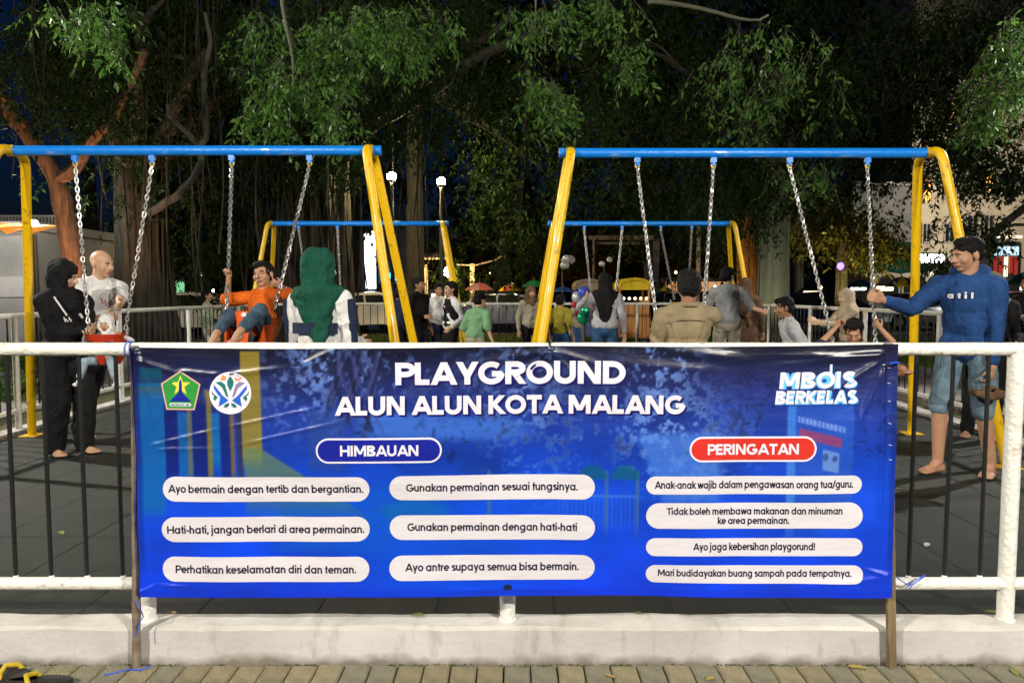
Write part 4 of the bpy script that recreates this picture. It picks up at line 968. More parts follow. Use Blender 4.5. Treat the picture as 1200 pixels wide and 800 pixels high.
    if top:
        G = Blob(); G.ell(T((0,.0,1.26)), (.170*W_,.122,.165), Rt); G.ell(T((0,0,1.10)), (.160*W_,.122,.17), Rt)
        G.ell(T((0,.006,hem+.13)), (.184*W_,.142,.135), Rt); G.cap(T((-.135*W_,0,1.36)), .064, T((.135*W_,0,1.36)), .064)
        G.cap(T((0,.008,1.36)), .085, T((0,.010,1.415)), .062)
        for q in (1,-1): G.cap(T((0,.014,1.412)), .062, T((q*.155*W_,.006,1.362)), .068)
        for q in (1,-1):
            e, w = J[q]
            if sleeve > .5: w2 = e+(w-e)*((sleeve-.5)*2); G.chain([sh[q], sh[q].lerp(e,.5), e, e.lerp(w2,.6), w2], [.072,.060,.050,.045,.038])
            else: G.chain([sh[q], sh[q].lerp(e, sleeve*2)], [.076,.070])
        if hood:
            G.cap(T((-.075,.06,1.44)), .055, T((.075,.06,1.44)), .055); G.cap(T((0,.105,1.42)), .07, T((0,.125,1.30)), .04)
            G.cap(T((-.08,.04,1.44)), .04, T((-.03,-.07,1.375)), .022); G.cap(T((.08,.04,1.44)), .04, T((.03,-.07,1.375)), .022)
        G.solid('shirt', top, t, vox=vox, it=2, dec=.5, folds=.020, fs=10, fz=.6, seed=int(abs(y)*5)+3, scale=s)
    # head covering
    if scarf:
        G = Blob(); G.ell(HP((0,.028,.036)), (.100*hs,.114*hs,.100*hs), Rh); G.ell(HP((0,.045,-.04)), (.096*hs,.092*hs,.105*hs), Rh)
        G.chain([HP((-.070,-.030,.02)), HP((-.066,-.036,-.05)), HP((-.035,-.052,-.112)), HP((0,-.058,-.122)), HP((.035,-.052,-.112)), HP((.066,-.036,-.05)), HP((.070,-.030,.02)), HP((.045,-.052,.075)), HP((0,-.060,.088)), HP((-.045,-.052,.075)), HP((-.070,-.030,.02))], [.022*hs]*11)
        ln = scarf[1]
        G.cap(HP((0,.035,-.05)), .085*hs, T((0,.03,1.38)), .115); G.cap(T((-.115,.01,1.375)), .078, T((.115,.01,1.375)), .078)
        for xx in (-.07,-.025,.025,.07): G.cap(T((xx,.06,1.38)), .070, T((xx*.45+scarf[2]*.6,.112,1.38-ln*(1-abs(xx)*2.0))), .032)
        G.cap(T((0,-.05,1.38)), .085, T((0,-.105,1.38-ln*.45)), .04)
        G.solid('headscarf', scarf[0], t, vox=vox*.8, it=3, dec=.5, folds=.022, fs=15, fz=.25, seed=9, scale=s)
    elif hair == 'crop':
        G = Blob(); G.ell(HP((0,.022,.046)), (.0815*hs,.096*hs,.078*hs), Rh); G.ell(HP((0,.060,.005)), (.073*hs,.058*hs,.055*hs), Rh); G.ell(HP((0,-.022,.092)), (.060*hs,.064*hs,.032*hs), Rh)
        G.solid('hair', M['hair'], t, vox=.005, it=1, dec=.6, folds=.010, fs=60, fz=.5, seed=2, scale=s)
    elif hair and not bald:
        G = Blob(); G.ell(HP((0,.030,.040)), (.086*hs,.095*hs,.088*hs), Rh); G.ell(HP((0,.055,-.005)), (.082*hs,.068*hs,.075*hs), Rh); G.ell(HP((0,-.018,.088)), (.066*hs,.068*hs,.034*hs), Rh)
        if hair == 'long': G.cap(HP((0,.06,-.02)), .075*hs, HP((0,.075,-.16)), .05*hs)
        if hair == 'bun': G.ell(HP((0,.13,.02)), (.045,.045,.045))
        G.solid('hair', M['hair'], t, vox=vox*.65, it=1, dec=.7, folds=.020, fs=46, fz=.5, seed=2, scale=s)
    if shoe:
        for q in (1,-1):
            k, a = K[q]; fd = Vector(toes[q]).normalized() if toes else Vector((q*.15,-1,0)).normalized(); up = Vector((0,0,1))
            f0 = a-up*.045-fd*.03; G = Blob(); G.cap(f0, .044, f0+fd*.16-up*.008, .038); G.cap(a+up*.01, .046, f0+fd*.05, .04)
            G.solid('shoe', shoe, t, vox=vox, it=1, dec=.5, scale=s)
    return t, dict(T=T, HP=HP, J=J, K=K, s=s, Rt=Rt, Rh=Rh)
cw = cloth
K_black = cw('black_cloth', (.012,.012,.013)); K_white = cw('white_cotton', (.82,.81,.80), .92); K_navy = cw('navy_cloth', (.02,.03,.07)); K_green = cw('green_scarf_cloth', (.010,.092,.060), .6)
K_blue = cw('blue_hoodie_cloth', (.022,.075,.235), .7); K_denim = cw('pale_denim', (.17,.26,.33), .6); K_jean = cw('blue_denim', (.04,.11,.24), .55); K_tan = cw('tan_shirt_cloth', (.33,.26,.155), .8)
K_grey = cw('grey_cotton', (.33,.34,.34), .75); K_lgrey = cw('light_grey_cotton', (.50,.50,.53), .8); K_beige = cw('beige_cloth', (.52,.42,.29), .75); K_orange = cw('amber_shirt', (.80,.15,.014), .8)
K_mint = cw('mint_cotton', (.22,.42,.22), .75); K_brown = cw('brown_cloth', (.16,.09,.05), .6); K_olive = cw('olive_scarf', (.20,.20,.06), .7); K_slate = cw('slate_blue_trousers', (.07,.12,.18), .6); K_khaki = cw('khaki', (.42,.38,.28), .7)
K_lblue = cw('pale_blue_cotton', (.42,.55,.66), .7); K_yel = cw('mustard_cloth', (.45,.38,.05), .7)
def prints(t, name, mt, quads):
    g = MB()
    for q in quads: g.add(q, [tuple(range(len(q)))])
    g.build(name, mt, t, world=False, sm=False)
# 1 woman in black
wx, wy = xat(72, 6.1), 6.1
t, I = person('woman in black hijab, black jacket and black trousers standing barefoot behind the red bucket swing', wx, wy, 60, 1.60, skin='skin_light', head=(12,0,34),
    hl=at(108, 388, 5.98), hr=at(104, 386, 6.12), el=(.2,.3,-.9), er=(-.1,.1,-1), feet={1:(.10,-.10,.085),-1:(-.10,-.0,.085)} , vox=.011, near=True, wide=1.02, lean=(6,0), loose=1.35,
    top=K_black, hem=.80, bottom=K_black, leglen=1.0, scarf=(K_black,.16,0))
def strip(I, t, pts, w, mt, name, off=.0):
    g = MB(); P = [I['T'](p)*I['s'] for p in pts]; g.tube(P, w, 6); g.build(name, mt, t, world=False)
strip(I, t, [(-.13,-.09,1.40),(-.11,-.150,1.33),(-.06,-.160,1.25)], .007, K_white, 'jacket_strap')
for k in range(5): strip(I, t, [(-.085+.014*k,-.160,1.235-.016*(k%3)),(-.07+.012*k,-.162,1.195+.012*(k%2))], .005, K_white, 'jacket_logo')
strip(I, t, [(.05,-.160,1.26),(.075,-.158,1.225)], .010, K_white, 'jacket_logo')
# 2 bald man
t, I = person('bald man in a white T-shirt leaning forward behind the woman in black', xat(108, 6.75), 6.75, 62, 1.75, skin='skin_light', lean=(14,0), head=(-4,0,12),
    hl=at(143, 372, 6.05), hr=at(124, 372, 6.4), el=(.4,.3,-.9), er=(-.2,.6,-.8), vox=.012, near=True, top=K_white, sleeve=.42, hem=.84, bottom=K_black, leglen=1.0, bald=True, wide=1.08,
    feet={1:(-.10,.10,.085),-1:(-.26,.22,.085)})
for k in range(3): strip(I, t, [(-.05+.035*k,-.128,1.30-.02*k),(-.03+.035*k,-.130,1.25-.02*k)], .006, mat('shirt_print', (.5,.2,.25), .8) if k == 0 else bpy.data.materials['shirt_print'], 'shirt_print')
# 3 baby in the red bucket
bx = at(124, 392, 6.0)
t, I = person('baby in white cap and white top sitting in the red bucket swing', bx.x, bx.y, 6, .72, z=bx.z-.53, skin='skin_light', pelvis=(0,.03,.78), child=1.5, head=(4,0,4),
    hl=Vector((bx.x+.15, bx.y-.05, bx.z+.0)), hr=Vector((bx.x-.14, bx.y-.05, bx.z+.0)), feet={1:(.30,-.36,.36),-1:(-.36,-.36,.38)}, kneeh={1:(.2,-1,.6),-1:(-.2,-1,.6)}, toes={1:(.1,-1,.2),-1:(-.1,-1,.2)},
    top=K_white, sleeve=.95, bottom=K_lblue, leglen=.86, scarf=(K_white,.10,0), vox=.014, shoe=K_white)
# 4 boy in orange
bo = (B1+B2)/2
t, I = person('smiling boy in amber shirt swinging barefoot towards the camera in the orange seat', xat(303,5.25), bo.y+.06, -16, 1.12, z=1.17-.98*1.12/1.7, skin='skin', pelvis=(0,.02,.98), lean=(-12,-4), head=(8,-6,6), child=.9,
    hl=at(330,336,5.36), hr=at(268,327,5.36), el=(1,.1,-1.2), er=(-1,.2,-.7), curl=(62,62), feet={1:at(279,391,4.86),-1:at(252,394,4.86)}, kneeh={1:(.3,-.3,1.2),-1:(-.3,-.3,1.2)}, toes={1:(-.5,-1,-.5),-1:(-.3,-1,-.5)},
    top=K_orange, sleeve=.5, hem=.86, bottom=K_slate, leglen=.86, vox=.010, near=True)
# 5 woman in green headscarf
t, I = person('woman in long green headscarf and white and navy jacket, back to the camera', xat(374, 4.75), 4.75, 166, 1.62, skin='skin_light', head=(2,0,-30), hl=(.15,-.30,1.05), hr=(-.15,-.30,1.05), lean=(2,0), vox=.010, near=True, wide=.93,
    top=K_white, hem=.82, bottom=K_black, leglen=1.0, scarf=(K_green,.30,-.09), feet={1:(.1,0,.085),-1:(-.1,0,.085)})
def band(I, t, x0, x1, z0, z1, side, mt, name, bulge=.016, rx=.178, ry=.132):
    g = MB(); n = 16; vs = []
    for i in range(n+1):
        a = x0+(x1-x0)*i/n
        for j in range(5):
            z = z0+(z1-z0)*j/4; vs.append(I['T']((math.sin(R(a))*(rx+bulge), math.cos(R(a))*(ry+bulge)*side, z))*I['s'])
    g.add(vs, [(i*5+j, (i+1)*5+j, (i+1)*5+j+1, i*5+j+1) for i in range(n) for j in range(4)]); g.build(name, mt, t, world=False)
band(I, t, -62, 62, 1.13, 1.205, 1, K_navy, 'jacket_band', bulge=.012)
for q in (1,-1):
    e, w = I['J'][q]; sh_ = I['T']((q*.185*1.05,0,1.375)); g = MB(); P = [(sh_+Vector((q*.045,.022,-.01)))*I['s'], (sh_.lerp(e,.5)+Vector((q*.042,.022,0)))*I['s'], (e+Vector((q*.036,.022,0)))*I['s']]
    g.tube(P, [.026,.030,.026], 10); g.build('sleeve_stripe', K_navy, t, world=False)
# 6 man in tan, back to camera
t, I = person('black-haired man in a tan shirt seen from behind at the right front swings', xat(806, 4.9), 4.9, 178, 1.49, skin='skin_dark', head=(4,0,4), hl=(.22,-.3,.95), hr=at(769, 388, 5.28), er=(-.5,.4,-1.2), curl=(25,60), vox=.011, near=True, wide=1.05,
    top=K_tan, sleeve=.8, hem=.84, bottom=K_khaki)
g = MB(); P_ = [I['T']((.072*math.sin(a), .012+.070*math.cos(a), 1.428+.012*math.cos(a)))*I['s'] for a in [math.pi*2*k/18 for k in range(18)]]
g.tube(P_, .015, 8, closed=True); g.build('collar', K_tan, t, world=False)
g = MB(); P_ = [I['T']((x_, .136-.5*abs(x_)**2, 1.335-.2*x_*x_))*I['s'] for x_ in [-.13+.26*k/12 for k in range(13)]]
g.tube(P_, .0035, 5); g.build('yoke_seam', K_tan, t, world=False)
# 7 child on swing D
dc = (D1+D2)/2
t, I = person('black-haired child on the swing held by the man in blue, head just above the rail', dc.x, dc.y+.03, -18, 1.12, z=dc.z-.91, skin='skin', pelvis=(0,.0,.86), lean=(4,0), head=(24,0,-6), child=.5,
    hl=D2+Vector((.035,-.01,.10)), hr=D1+Vector((.0,-.01,.12)), el=(.6,-.2,-.9), er=(-.5,-.2,-.9), curl=(60,60), feet={1:at(1058,432,4.95),-1:(.16,-.54,.48)}, kneeh={1:(.5,-.6,.9),-1:(-.2,-.6,.9)}, toes={1:(.5,-.9,.3),-1:(.2,-1,-.2)},
    top=K_navy, sleeve=.45, bottom=K_slate, leglen=.6, vox=.011, near=True)
# 8 man in blue hoodie
t, I = person('man in blue hoodie and pale denim shorts standing barefoot and holding the swing chain', xat(1135, 5.42), 5.42, -52, 1.75, skin='skin', lean=(8,0), head=(4,0,-42), twist=8,
    hr=at(1036, 352, 5.38), er=(-.2,.1,-1), hl=at(1163, 436, 5.2), el=(.5,.5,-.3), curl=(50,70), vox=.010, near=True, wide=1.0,
    top=K_blue, sleeve=.95, hem=.80, bottom=K_denim, leglen=.52, hood=True, hair='crop', feet={1:(.16,.06,.085),-1:(-.12,-.12,.085)}, toes={1:(.10,-1,0),-1:(-.35,-1,0)})
# chest letters, stitched in white
g = MB()
cx = I['T']((0,-.15,1.27))
def on_chest(u, v):
    z = 1.285+v; a = u/.185; return I['T'](( .186*1.02*math.sin(a), -.139*math.cos(a)-.004, z))*I['s']
items, tot = text_geo('atil', .24, .040, .165, track=.28)
for vv, ff, k in items:
    n_ = len(g.v); g.add([on_chest(a-.10, b) for a, b in vv], [tuple(reversed(f)) for f in ff])
g.build('chest_lettering', K_white, t, world=False, sm=False)
hp = at(1161, 453, 5.12)
bt = empty('sandal_pair', (hp.x, hp.y, hp.z-.07), 0, 'pair of brown sandals held in the hand of the man in blue', 'sandals')
for k in (-1, 1):
    G = Blob(); G.chain([(-.10,k*.02,.03),(-.02,k*.022,.0),(.07,k*.02,.02)], [.028,.032,.03]); G.cap((-.05,k*.02,.03), .012, (.0,k*.03,.075), .012); G.cap((0,k*.03,.075), .012, (.05,k*.02,.04), .012)
    G.solid('sole', K_brown, bt, vox=.008, it=1, dec=.6)
# 9.. others
person('woman in black with an olive headscarf standing behind the man in blue', xat(1160, 6.75), 6.75, -30, 1.52, skin='skin', hl=(.22,-.3,1.0), top=K_black, bottom=K_black, scarf=(K_olive,.2,0), vox=.014, wide=1.1, feet={1:(.05,-.05,.085),-1:(-.16,.0,.085)})
person('dark-dressed person at the right edge beyond the railing, arm reaching left', xat(1204, 9.0), 9.0, -75, 1.60, z=.1, skin='skin_dark', top=K_black, bottom=K_black, hr=(-.2,-.45,1.15), vox=.02)
person('boy in light grey T-shirt walking left behind the right swing', xat(934, 7.2), 7.2, -95, 1.30, skin='skin_dark', child=.4, lean=(14,0), head=(-4,0,0), top=K_lgrey, sleeve=.6, bottom=K_navy, leglen=.6, vox=.012, wide=1.1, near=True)
person('small figure in beige hood and beige top reaching left behind the right swing', xat(996, 9.6), 9.6, -85, 1.42, z=.1, skin='skin_light', head=(0,0,0), lean=(6,0), hr=(-.05,-.5,1.20), hl=(.1,-.5,1.17), top=K_beige, bottom=K_brown, scarf=(K_beige,.2,0), vox=.014)
person('man in grey T-shirt standing with his back turned and one arm out to the right', xat(852, 10.4), 10.4, 170, 1.70, skin='skin_light', hl=(-.2,-.4,1.25), hr=(-.62,-.15,1.12) and (.55,-.1,1.1), top=K_grey, sleeve=.5, bottom=K_khaki, leglen=.6, vox=.014, head=(0,0,-30)) if False else None
person('man in grey T-shirt standing with his back turned beside the brown-dressed woman', xat(852, 10.4), 10.4, 172, 1.70, skin='skin_light', hl=(.2,-.4,1.2), hr=Vector((xat(893,10.2), 10.2, 1.22)), er=(-.5,.2,-.5), top=K_grey, sleeve=.5, bottom=K_khaki, leglen=.6, vox=.014, head=(0,0,-40))
person('woman in brown headscarf and long brown dress next to the man in grey', xat(873, 10.9), 10.9, 160, 1.55, skin='skin', top=K_brown, bottom=K_brown, skirt=True, scarf=(K_brown,.25,0), vox=.016)
person('woman in long black headscarf, grey top and blue jeans reaching towards the balloons', xat(709, 9.9), 9.9, 172, 1.60, skin='skin_light', hr=None, hl=Vector((xat(686,9.6), 9.55, 1.40)), el=(.7,.2,-.6), top=K_lgrey, sleeve=.95, hem=.86, bottom=K_jean, scarf=(K_black,.36,0), vox=.013, wide=1.05, feet={1:(.1,0,.085),-1:(-.1,0,.085)})
person('child in mint green T-shirt walking off to the right past the far left swing frame', xat(556, 10.2), 10.2, 150, 1.34, skin='skin_light', child=.3, lean=(16,0), head=(0,0,-20), hl=(.2,-.15,.9), hr=(-.34,-.05,.86), top=K_mint, sleeve=.5, bottom=K_khaki, leglen=.9, vox=.013, hair='short')
t, I = person('girl in black vest with white sleeves looking left near the far left swing frame', xat(529, 11.2), 11.2, -60, 1.50, skin='skin_light', child=.2, hr=(-.2,-.25,1.1), hl=(.25,-.1,.95), top=K_white, bottom=K_black, vox=.013, hair='long')
G = Blob(); G.ell(I['T']((0,0,1.26)), (.178,.134,.165), I['Rt']); G.ell(I['T']((0,.003,1.10)), (.172,.136,.18), I['Rt']); G.cap(I['T']((-.115,0,1.37)), .070, I['T']((.115,0,1.37)), .070); G.ell(I['T']((0,.006,.97)), (.188,.146,.10), I['Rt'])
G.solid('vest', K_black, t, vox=.016, it=2, dec=.6, folds=.014, fs=10, fz=.6, scale=I['s'])
for k in (-1, 1): strip(I, t, [(k*.03,-.150,1.30),(k*.055,-.150,1.27)], .010, K_white, 'vest_logo')
person('person in a white top carrying a child behind the girl in the vest', xat(514, 13.0), 13.0, 30, 1.50, skin='skin', top=K_white, bottom=K_navy, vox=.018)
person('man in black T-shirt facing right beside the leg of the front swing frame', xat(491, 11.6), 11.6, 60, 1.58, skin='skin_dark', top=K_black, bottom=K_black, sleeve=.5, vox=.015)
person('person in dark jacket half hidden by the yellow leg of the left front frame', xat(468, 12.6), 12.6, 120, 1.42, skin='skin_dark', top=K_navy, bottom=K_black, vox=.016)
person('woman in a striped top and brown hat half hidden behind the right yellow frame leg', xat(622, 12.4), 12.4, 20, 1.45, skin='skin', top=K_khaki, bottom=K_black, scarf=(K_brown,.1,0), vox=.016)
person('child in mustard top and blue jeans beside the right front frame leg', xat(657, 12.0), 12.0, 150, 1.30, skin='skin', child=.4, top=K_yel, sleeve=.5, bottom=K_jean, vox=.015)
person('person in pink-grey top bending among the balloons', xat(672, 13.2), 13.2, 60, 1.40, skin='skin_light', lean=(20,0), top=K_beige, bottom=K_jean, vox=.017)
person('black-haired child in a pale green top behind the boy on the orange swing', xat(243, 13.6), 13.6, 100, 1.38, skin='skin', child=.3, top=cw('pale_green_top', (.5,.6,.42)), bottom=K_white, leglen=1, vox=.016, hair='long')
person('person in a black shirt seen past the black hair of the man in tan', xat(858, 16.6), 16.6, -20, 1.66, z=.1, skin='skin', top=K_black, bottom=K_black, vox=.02)
# ================================================================ trees
def bez(pts, n=14):
    pts = [Vector(p) for p in pts]; out = []
    for i in range(n+1):
        t = i/n; q = list(pts)
        while len(q) > 1: q = [a.lerp(b, t) for a, b in zip(q[:-1], q[1:])]
        out.append(q[0])
    return out
def limb(mb_, pts, r0, r1, n=8, seg=12, wob=.04):
    P = bez(pts, seg); P = [p+Vector((noise.noise(p*1.3), noise.noise(p*1.3+Vector((9,0,0))), noise.noise(p*1.3+Vector((0,9,0)))))*wob*3*(0 < i < seg) for i, p in enumerate(P)]
    mb_.tube(P, [r0+(r1-r0)*(i/seg)+noise.noise(p*3)*r0*.12 for i, p in enumerate(P)], n)
    return P
def trunk_mesh(base, top, r0, r1, strands, flare=1.8, seed=0, lean=None, seg=26, ns=22):
    """fluted trunk with root strands running down it"""
    rnd = random.Random(seed); base, top = Vector(base), Vector(top); g = MB(); mid = (base+top)/2+Vector(lean or (0,0,0))
    ax = bez([base, mid, top], seg); vs = []
    for i, p in enumerate(ax):
        t = i/seg; r_ = r0+(r1-r0)*t; r_ *= 1+(flare-1)*math.exp(-t*9)
        for j in range(ns):
            a = 2*math.pi*j/ns; f = 1+.16*noise.noise(Vector((math.cos(a)*2.2, math.sin(a)*2.2, p.z*.35+seed)))+.10*noise.noise(Vector((math.cos(a)*6, math.sin(a)*6, p.z*.5+seed)))
            vs.append(p+Vector((math.cos(a), math.sin(a), 0))*r_*f)
    g.add(vs, [(i*ns+j, i*ns+(j+1) % ns, (i+1)*ns+(j+1) % ns, (i+1)*ns+j) for i in range(seg) for j in range(ns)])
    for k in range(strands):
        a = rnd.uniform(0, 6.28); tw = rnd.uniform(-.9,.9); rr = rnd.uniform(.02,.06)*max(.5,r0); t1 = rnd.uniform(.5,1); pts = []
        for i in range(16):
            t = t1*i/15; p = ax[int(t*seg)]; r_ = (r0+(r1-r0)*t)*(1+(flare-1)*math.exp(-t*9))*1.04
            aa = a+tw*t+.15*noise.noise(Vector((k, t*4, seed))); pts.append(p+Vector((math.cos(aa), math.sin(aa), 0))*r_)
        g.tube(pts, [rr*(1.3-.5*i/15) for i in range(16)], 6)
    return g, ax
def hanging(mb_, n, cx, cy, rx, ry, z0, z1, seed, r=.012):
    rnd = random.Random(seed)
    for _ in range(n):
        x, y = cx+rnd.gauss(0, rx), cy+rnd.gauss(0, ry); a = rnd.uniform(z0*.85+z1*.15, z0); b = rnd.uniform(z1, (z0+z1)/2); pts = []
        ph = rnd.uniform(0, 9)
        for i in range(9):
            t = i/8; pts.append((x+.12*math.sin(ph+t*4)*t, y+.1*math.cos(ph+t*3)*t, a+(b-a)*t))
        mb_.tube(pts, [r*rnd.uniform(.5,1.4)]*9, 4, cap=False)
def leaves(name, blobs, L, per, mt, parent, seed, droop=.6, twigs=None, wr=.36):
    """blobs: (centre, radii, clusters). Every cluster is a drooping twig with its leaves."""
    rng = np.random.default_rng(seed); Vs = []; tw = MB()
    for c, rad, k in blobs:
        c = np.array(c); u = rng.normal(size=(k,3)); u /= np.linalg.norm(u, axis=1)[:,None]; u *= (rng.uniform(0,1,k)**(1/2.2))[:,None]
        cc = c+u*np.array(rad)
        lump = np.array([noise.noise(Vector(p*.9+seed)) for p in cc]); cc = cc[lump > -.16]
        k2 = len(cc); ang = rng.uniform(0, 6.28, k2); ln = rng.uniform(.35, .9, k2)*L*8
        dirs = np.stack([np.cos(ang)*.6, np.sin(ang)*.6, -droop-rng.uniform(0,.7,k2)], 1); dirs /= np.linalg.norm(dirs, axis=1)[:,None]
        if twigs:
            for q in range(0, k2, twigs):
                p = Vector(cc[q]); d = Vector(dirs[q])*ln[q]; tw.tube([p, p+d*.5+Vector((0,0,.03)), p+d], [.006,.004,.002], 3, cap=False)
        t = rng.uniform(0, 1, (k2, per)); P = cc[:,None,:]+dirs[:,None,:]*(t*ln[:,None])[...,None]; P = P.reshape(-1,3)
        N = len(P); a = rng.uniform(0, 6.28, N); el_ = rng.normal(-.5, .45, N); D = np.stack([np.cos(a)*np.cos(el_), np.sin(a)*np.cos(el_), np.sin(el_)], 1)
        D += np.repeat(dirs, per, 0)*.5; D /= np.linalg.norm(D, axis=1)[:,None]
        S = np.cross(D, rng.normal(size=(N,3))); S /= np.linalg.norm(S, axis=1)[:,None]; ll = L*rng.uniform(.4, 1.45, N)[:,None]
        P = P+D*.02; Vs.append(np.stack([P, P+D*ll*.45+S*ll*wr*.5, P+D*ll, P+D*ll*.45-S*ll*wr*.5], 1).reshape(-1,3))
    V = np.concatenate(Vs); base = np.arange(0, len(V), 4)
    F = np.stack([np.stack([base, base+1, base+2],1), np.stack([base, base+2, base+3],1)],1).reshape(-1,3)
    off = np.array(parent.location); o = link(name, arr_mesh(name, V-off, F, mt), parent); o['kind'] = 'stuff'
    if twigs and tw.v: q = tw.build('twigs', M['bark'], parent); q['kind'] = 'stuff'
    return o
def BL(px, py, rx, ry, Y, thick, k):
    p = at(px, py, Y); s = Y/F_PX; return ((p.x, p.y, p.z), (rx*s, thick, ry*s), k)
def tree(label, base, r0, r1, height, barkm, strands=20, lean=None, flare=1.8, seed=0, topxy=None, cat='tree', group=None):
    t = empty('tree', (base[0], base[1], .02), 0, label, cat, group)
    tp_ = Vector((topxy[0], topxy[1], height)) if topxy else Vector((base[0], base[1], height))
    g, ax = trunk_mesh((base[0], base[1], 0), tp_, r0, r1, strands, flare, seed, lean); g.build('trunk', barkm, t); return t, ax, tp_
def limbs(t, start, targets, r0, barkm, seed=0, sag=.5):
    rnd = random.Random(seed)
    for tg in targets:
        g = MB(); a, b = Vector(start), Vector(tg); m = a.lerp(b, .5)+Vector((rnd.uniform(-.5,.5), rnd.uniform(-.3,.3), rnd.uniform(.2,.9)*sag*2))
        P = limb(g, [a, m, b], r0, r0*.22)
        for k in range(3):
            p = P[4+k*3]; e = p+Vector((rnd.uniform(-1.3,1.3), rnd.uniform(-.8,.8), rnd.uniform(-.5,.7))); limb(g, [p, p.lerp(e,.5)+Vector((0,0,.2)), e], r0*.25, r0*.06, 5, 6, .02)
        g.build('limb', barkm, t)
# T1 orange-lit leaning trunk at the left
b = at(86, 390, 13.5); tp1 = at(28, 150, 13.2)
t1 = empty('tree', (b.x, b.y, .02), 0, 'leaning tree with reddish lit bark at the left, behind the bald man', 'tree')
g = MB(); P = limb(g, [(b.x,b.y,0), at(90,300,13.5), at(92,230,13.4), tp1], .25, .12, 12, 20, .02); 
for k in range(9):
    a = k*.7; g.tube([Vector(p)+Vector((math.cos(a+i*.05), math.sin(a+i*.05), 0))*(.22-.009*i) for i, p in enumerate(P[:14])], [.05-.002*i for i in range(14)], 6)
g.build('trunk', M['bark_brown'], t1)
g = MB(); limb(g, [tp1, at(0,110,13), at(-60,70,12.5)], .15, .07); g.build('limb', M['bark_brown'], t1)
g = MB(); limb(g, [P[15], at(120,180,13), at(170,60,12.5)], .12, .05); g.build('limb', M['bark_brown'], t1)
leaves('crown', [BL(20,60,110,70,12.6,1.2,420), BL(110,20,60,45,9.5,.5,60), BL(60,110,90,40,13,.8,120)], .085, 16, M['leaf_shaded'], t1, 3, twigs=3)
leaves('leaf_spray', [BL(95,10,60,16,8.6,.4,44), BL(128,38,20,24,8,.3,30)], .08, 14, M['leaf_lit'], t1, 4, twigs=3)
# T2 left banyan, dark mass with aerial roots
t2, ax, tp2 = tree('dark banyan at the left with hanging vines, just right of the leaning reddish tree', (xat(170,15.5),15.5), .55, .42, 6.6, M['bark'], 26, seed=4, flare=1.5)
limbs(t2, (ax[15].x, ax[15].y, ax[15].z), [at(90,80,13), at(240,60,13), at(180,10,12), at(290,90,15)], .20, M['bark'], 3)
g = MB(); limb(g, [at(236,190,12), at(215,150,12), at(196,122,12)], .05, .03); g.build('limb', M['bark_pale'], t2)
g = MB(); limb(g, [at(232,175,12), at(246,120,12), at(252,60,12), at(240,15,12)], .055, .028); g.build('limb', M['bark_pale'], t2)
g = MB(); limb(g, [(ax[12].x,ax[12].y,ax[12].z), at(220,230,13), at(236,190,12)], .085, .055, wob=.01)
g.build('limb', M['bark'], t2)
g = MB(); hanging(g, 22, xat(120,13), 13, 1.9, .8, 7, 2.0, 5); hanging(g, 16, xat(240,14), 14, 1.2, .8, 7, 1.0, 6); g.build('aerial_roots', M['bark'], t2)['kind'] = 'stuff'
leaves('crown', [BL(180,20,190,60,15,1.6,900), BL(180,70,150,95,14,1.6,1300), BL(150,190,120,60,15,1.0,420), BL(270,210,80,90,15.5,1.0,460), BL(250,300,70,60,17,.8,260), BL(110,110,60,60,12,.6,140)], .10, 15, M['leaf_shaded'], t2, 5, twigs=5)
# T3 centre-left great banyan with root curtain
t3, ax, tp3 = tree('great banyan with a curtain of aerial roots behind the green headscarf', (xat(362,17),17), .95, .85, 6.4, M['bark'], 46, seed=8, flare=1.35)
limbs(t3, (ax[16].x, ax[16].y, ax[16].z), [at(300,70,13), at(420,60,12), at(520,50,13), at(600,20,12), at(660,20,11), at(450,130,14)], .20, M['bark'], 9)
g = MB(); hanging(g, 70, xat(365,16), 16, 1.15, .7, 6.6, .3, 15, .018); hanging(g, 14, xat(500,15), 15, 1.4, .7, 7, 2.6, 16, .009); hanging(g, 10, xat(330,12), 12, 1.4, .6, 6, 3.2, 17, .007)
g.build('aerial_roots', M['bark'], t3)['kind'] = 'stuff'
leaves('crown', [BL(480,0,190,50,15,1.6,900), BL(380,70,110,95,10.5,1.1,900), BL(480,90,110,85,13,1.3,900), BL(385,175,62,45,14,.9,260), BL(330,150,70,60,14,1,300), BL(560,60,80,70,13,1,460)], .085, 15, M['leaf_shaded'], t3, 6, twigs=4)
leaves('leaf_spray', [BL(340,95,48,26,7.6,.4,60), BL(392,62,34,52,8.2,.5,70), BL(395,135,22,26,7.6,.3,34), BL(310,128,30,18,7.9,.3,30), BL(430,22,44,20,7.4,.4,50), BL(330,38,60,22,8.4,.5,46), BL(640,45,52,44,8,.5,190), BL(648,95,38,34,8,.4,110), BL(705,14,40,26,8,.3,70), BL(560,8,50,18,8,.3,70), BL(480,40,50,40,9.5,.5,110), BL(740,60,22,26,9,.3,30)], .075, 15, M['leaf_lit'], t3, 7, twigs=2)
g = MB(); limb(g, [at(636,-30,8), at(638,30,8), at(634,75,8)], .012, .006, 6); g.build('limb', M['bark_pale'], t3)
g = MB(); limb(g, [at(330,-20,7.6), at(345,40,7.6), at(340,150,7.6)], .02, .006, 6); g.build('limb', M['bark_pale'], t3)
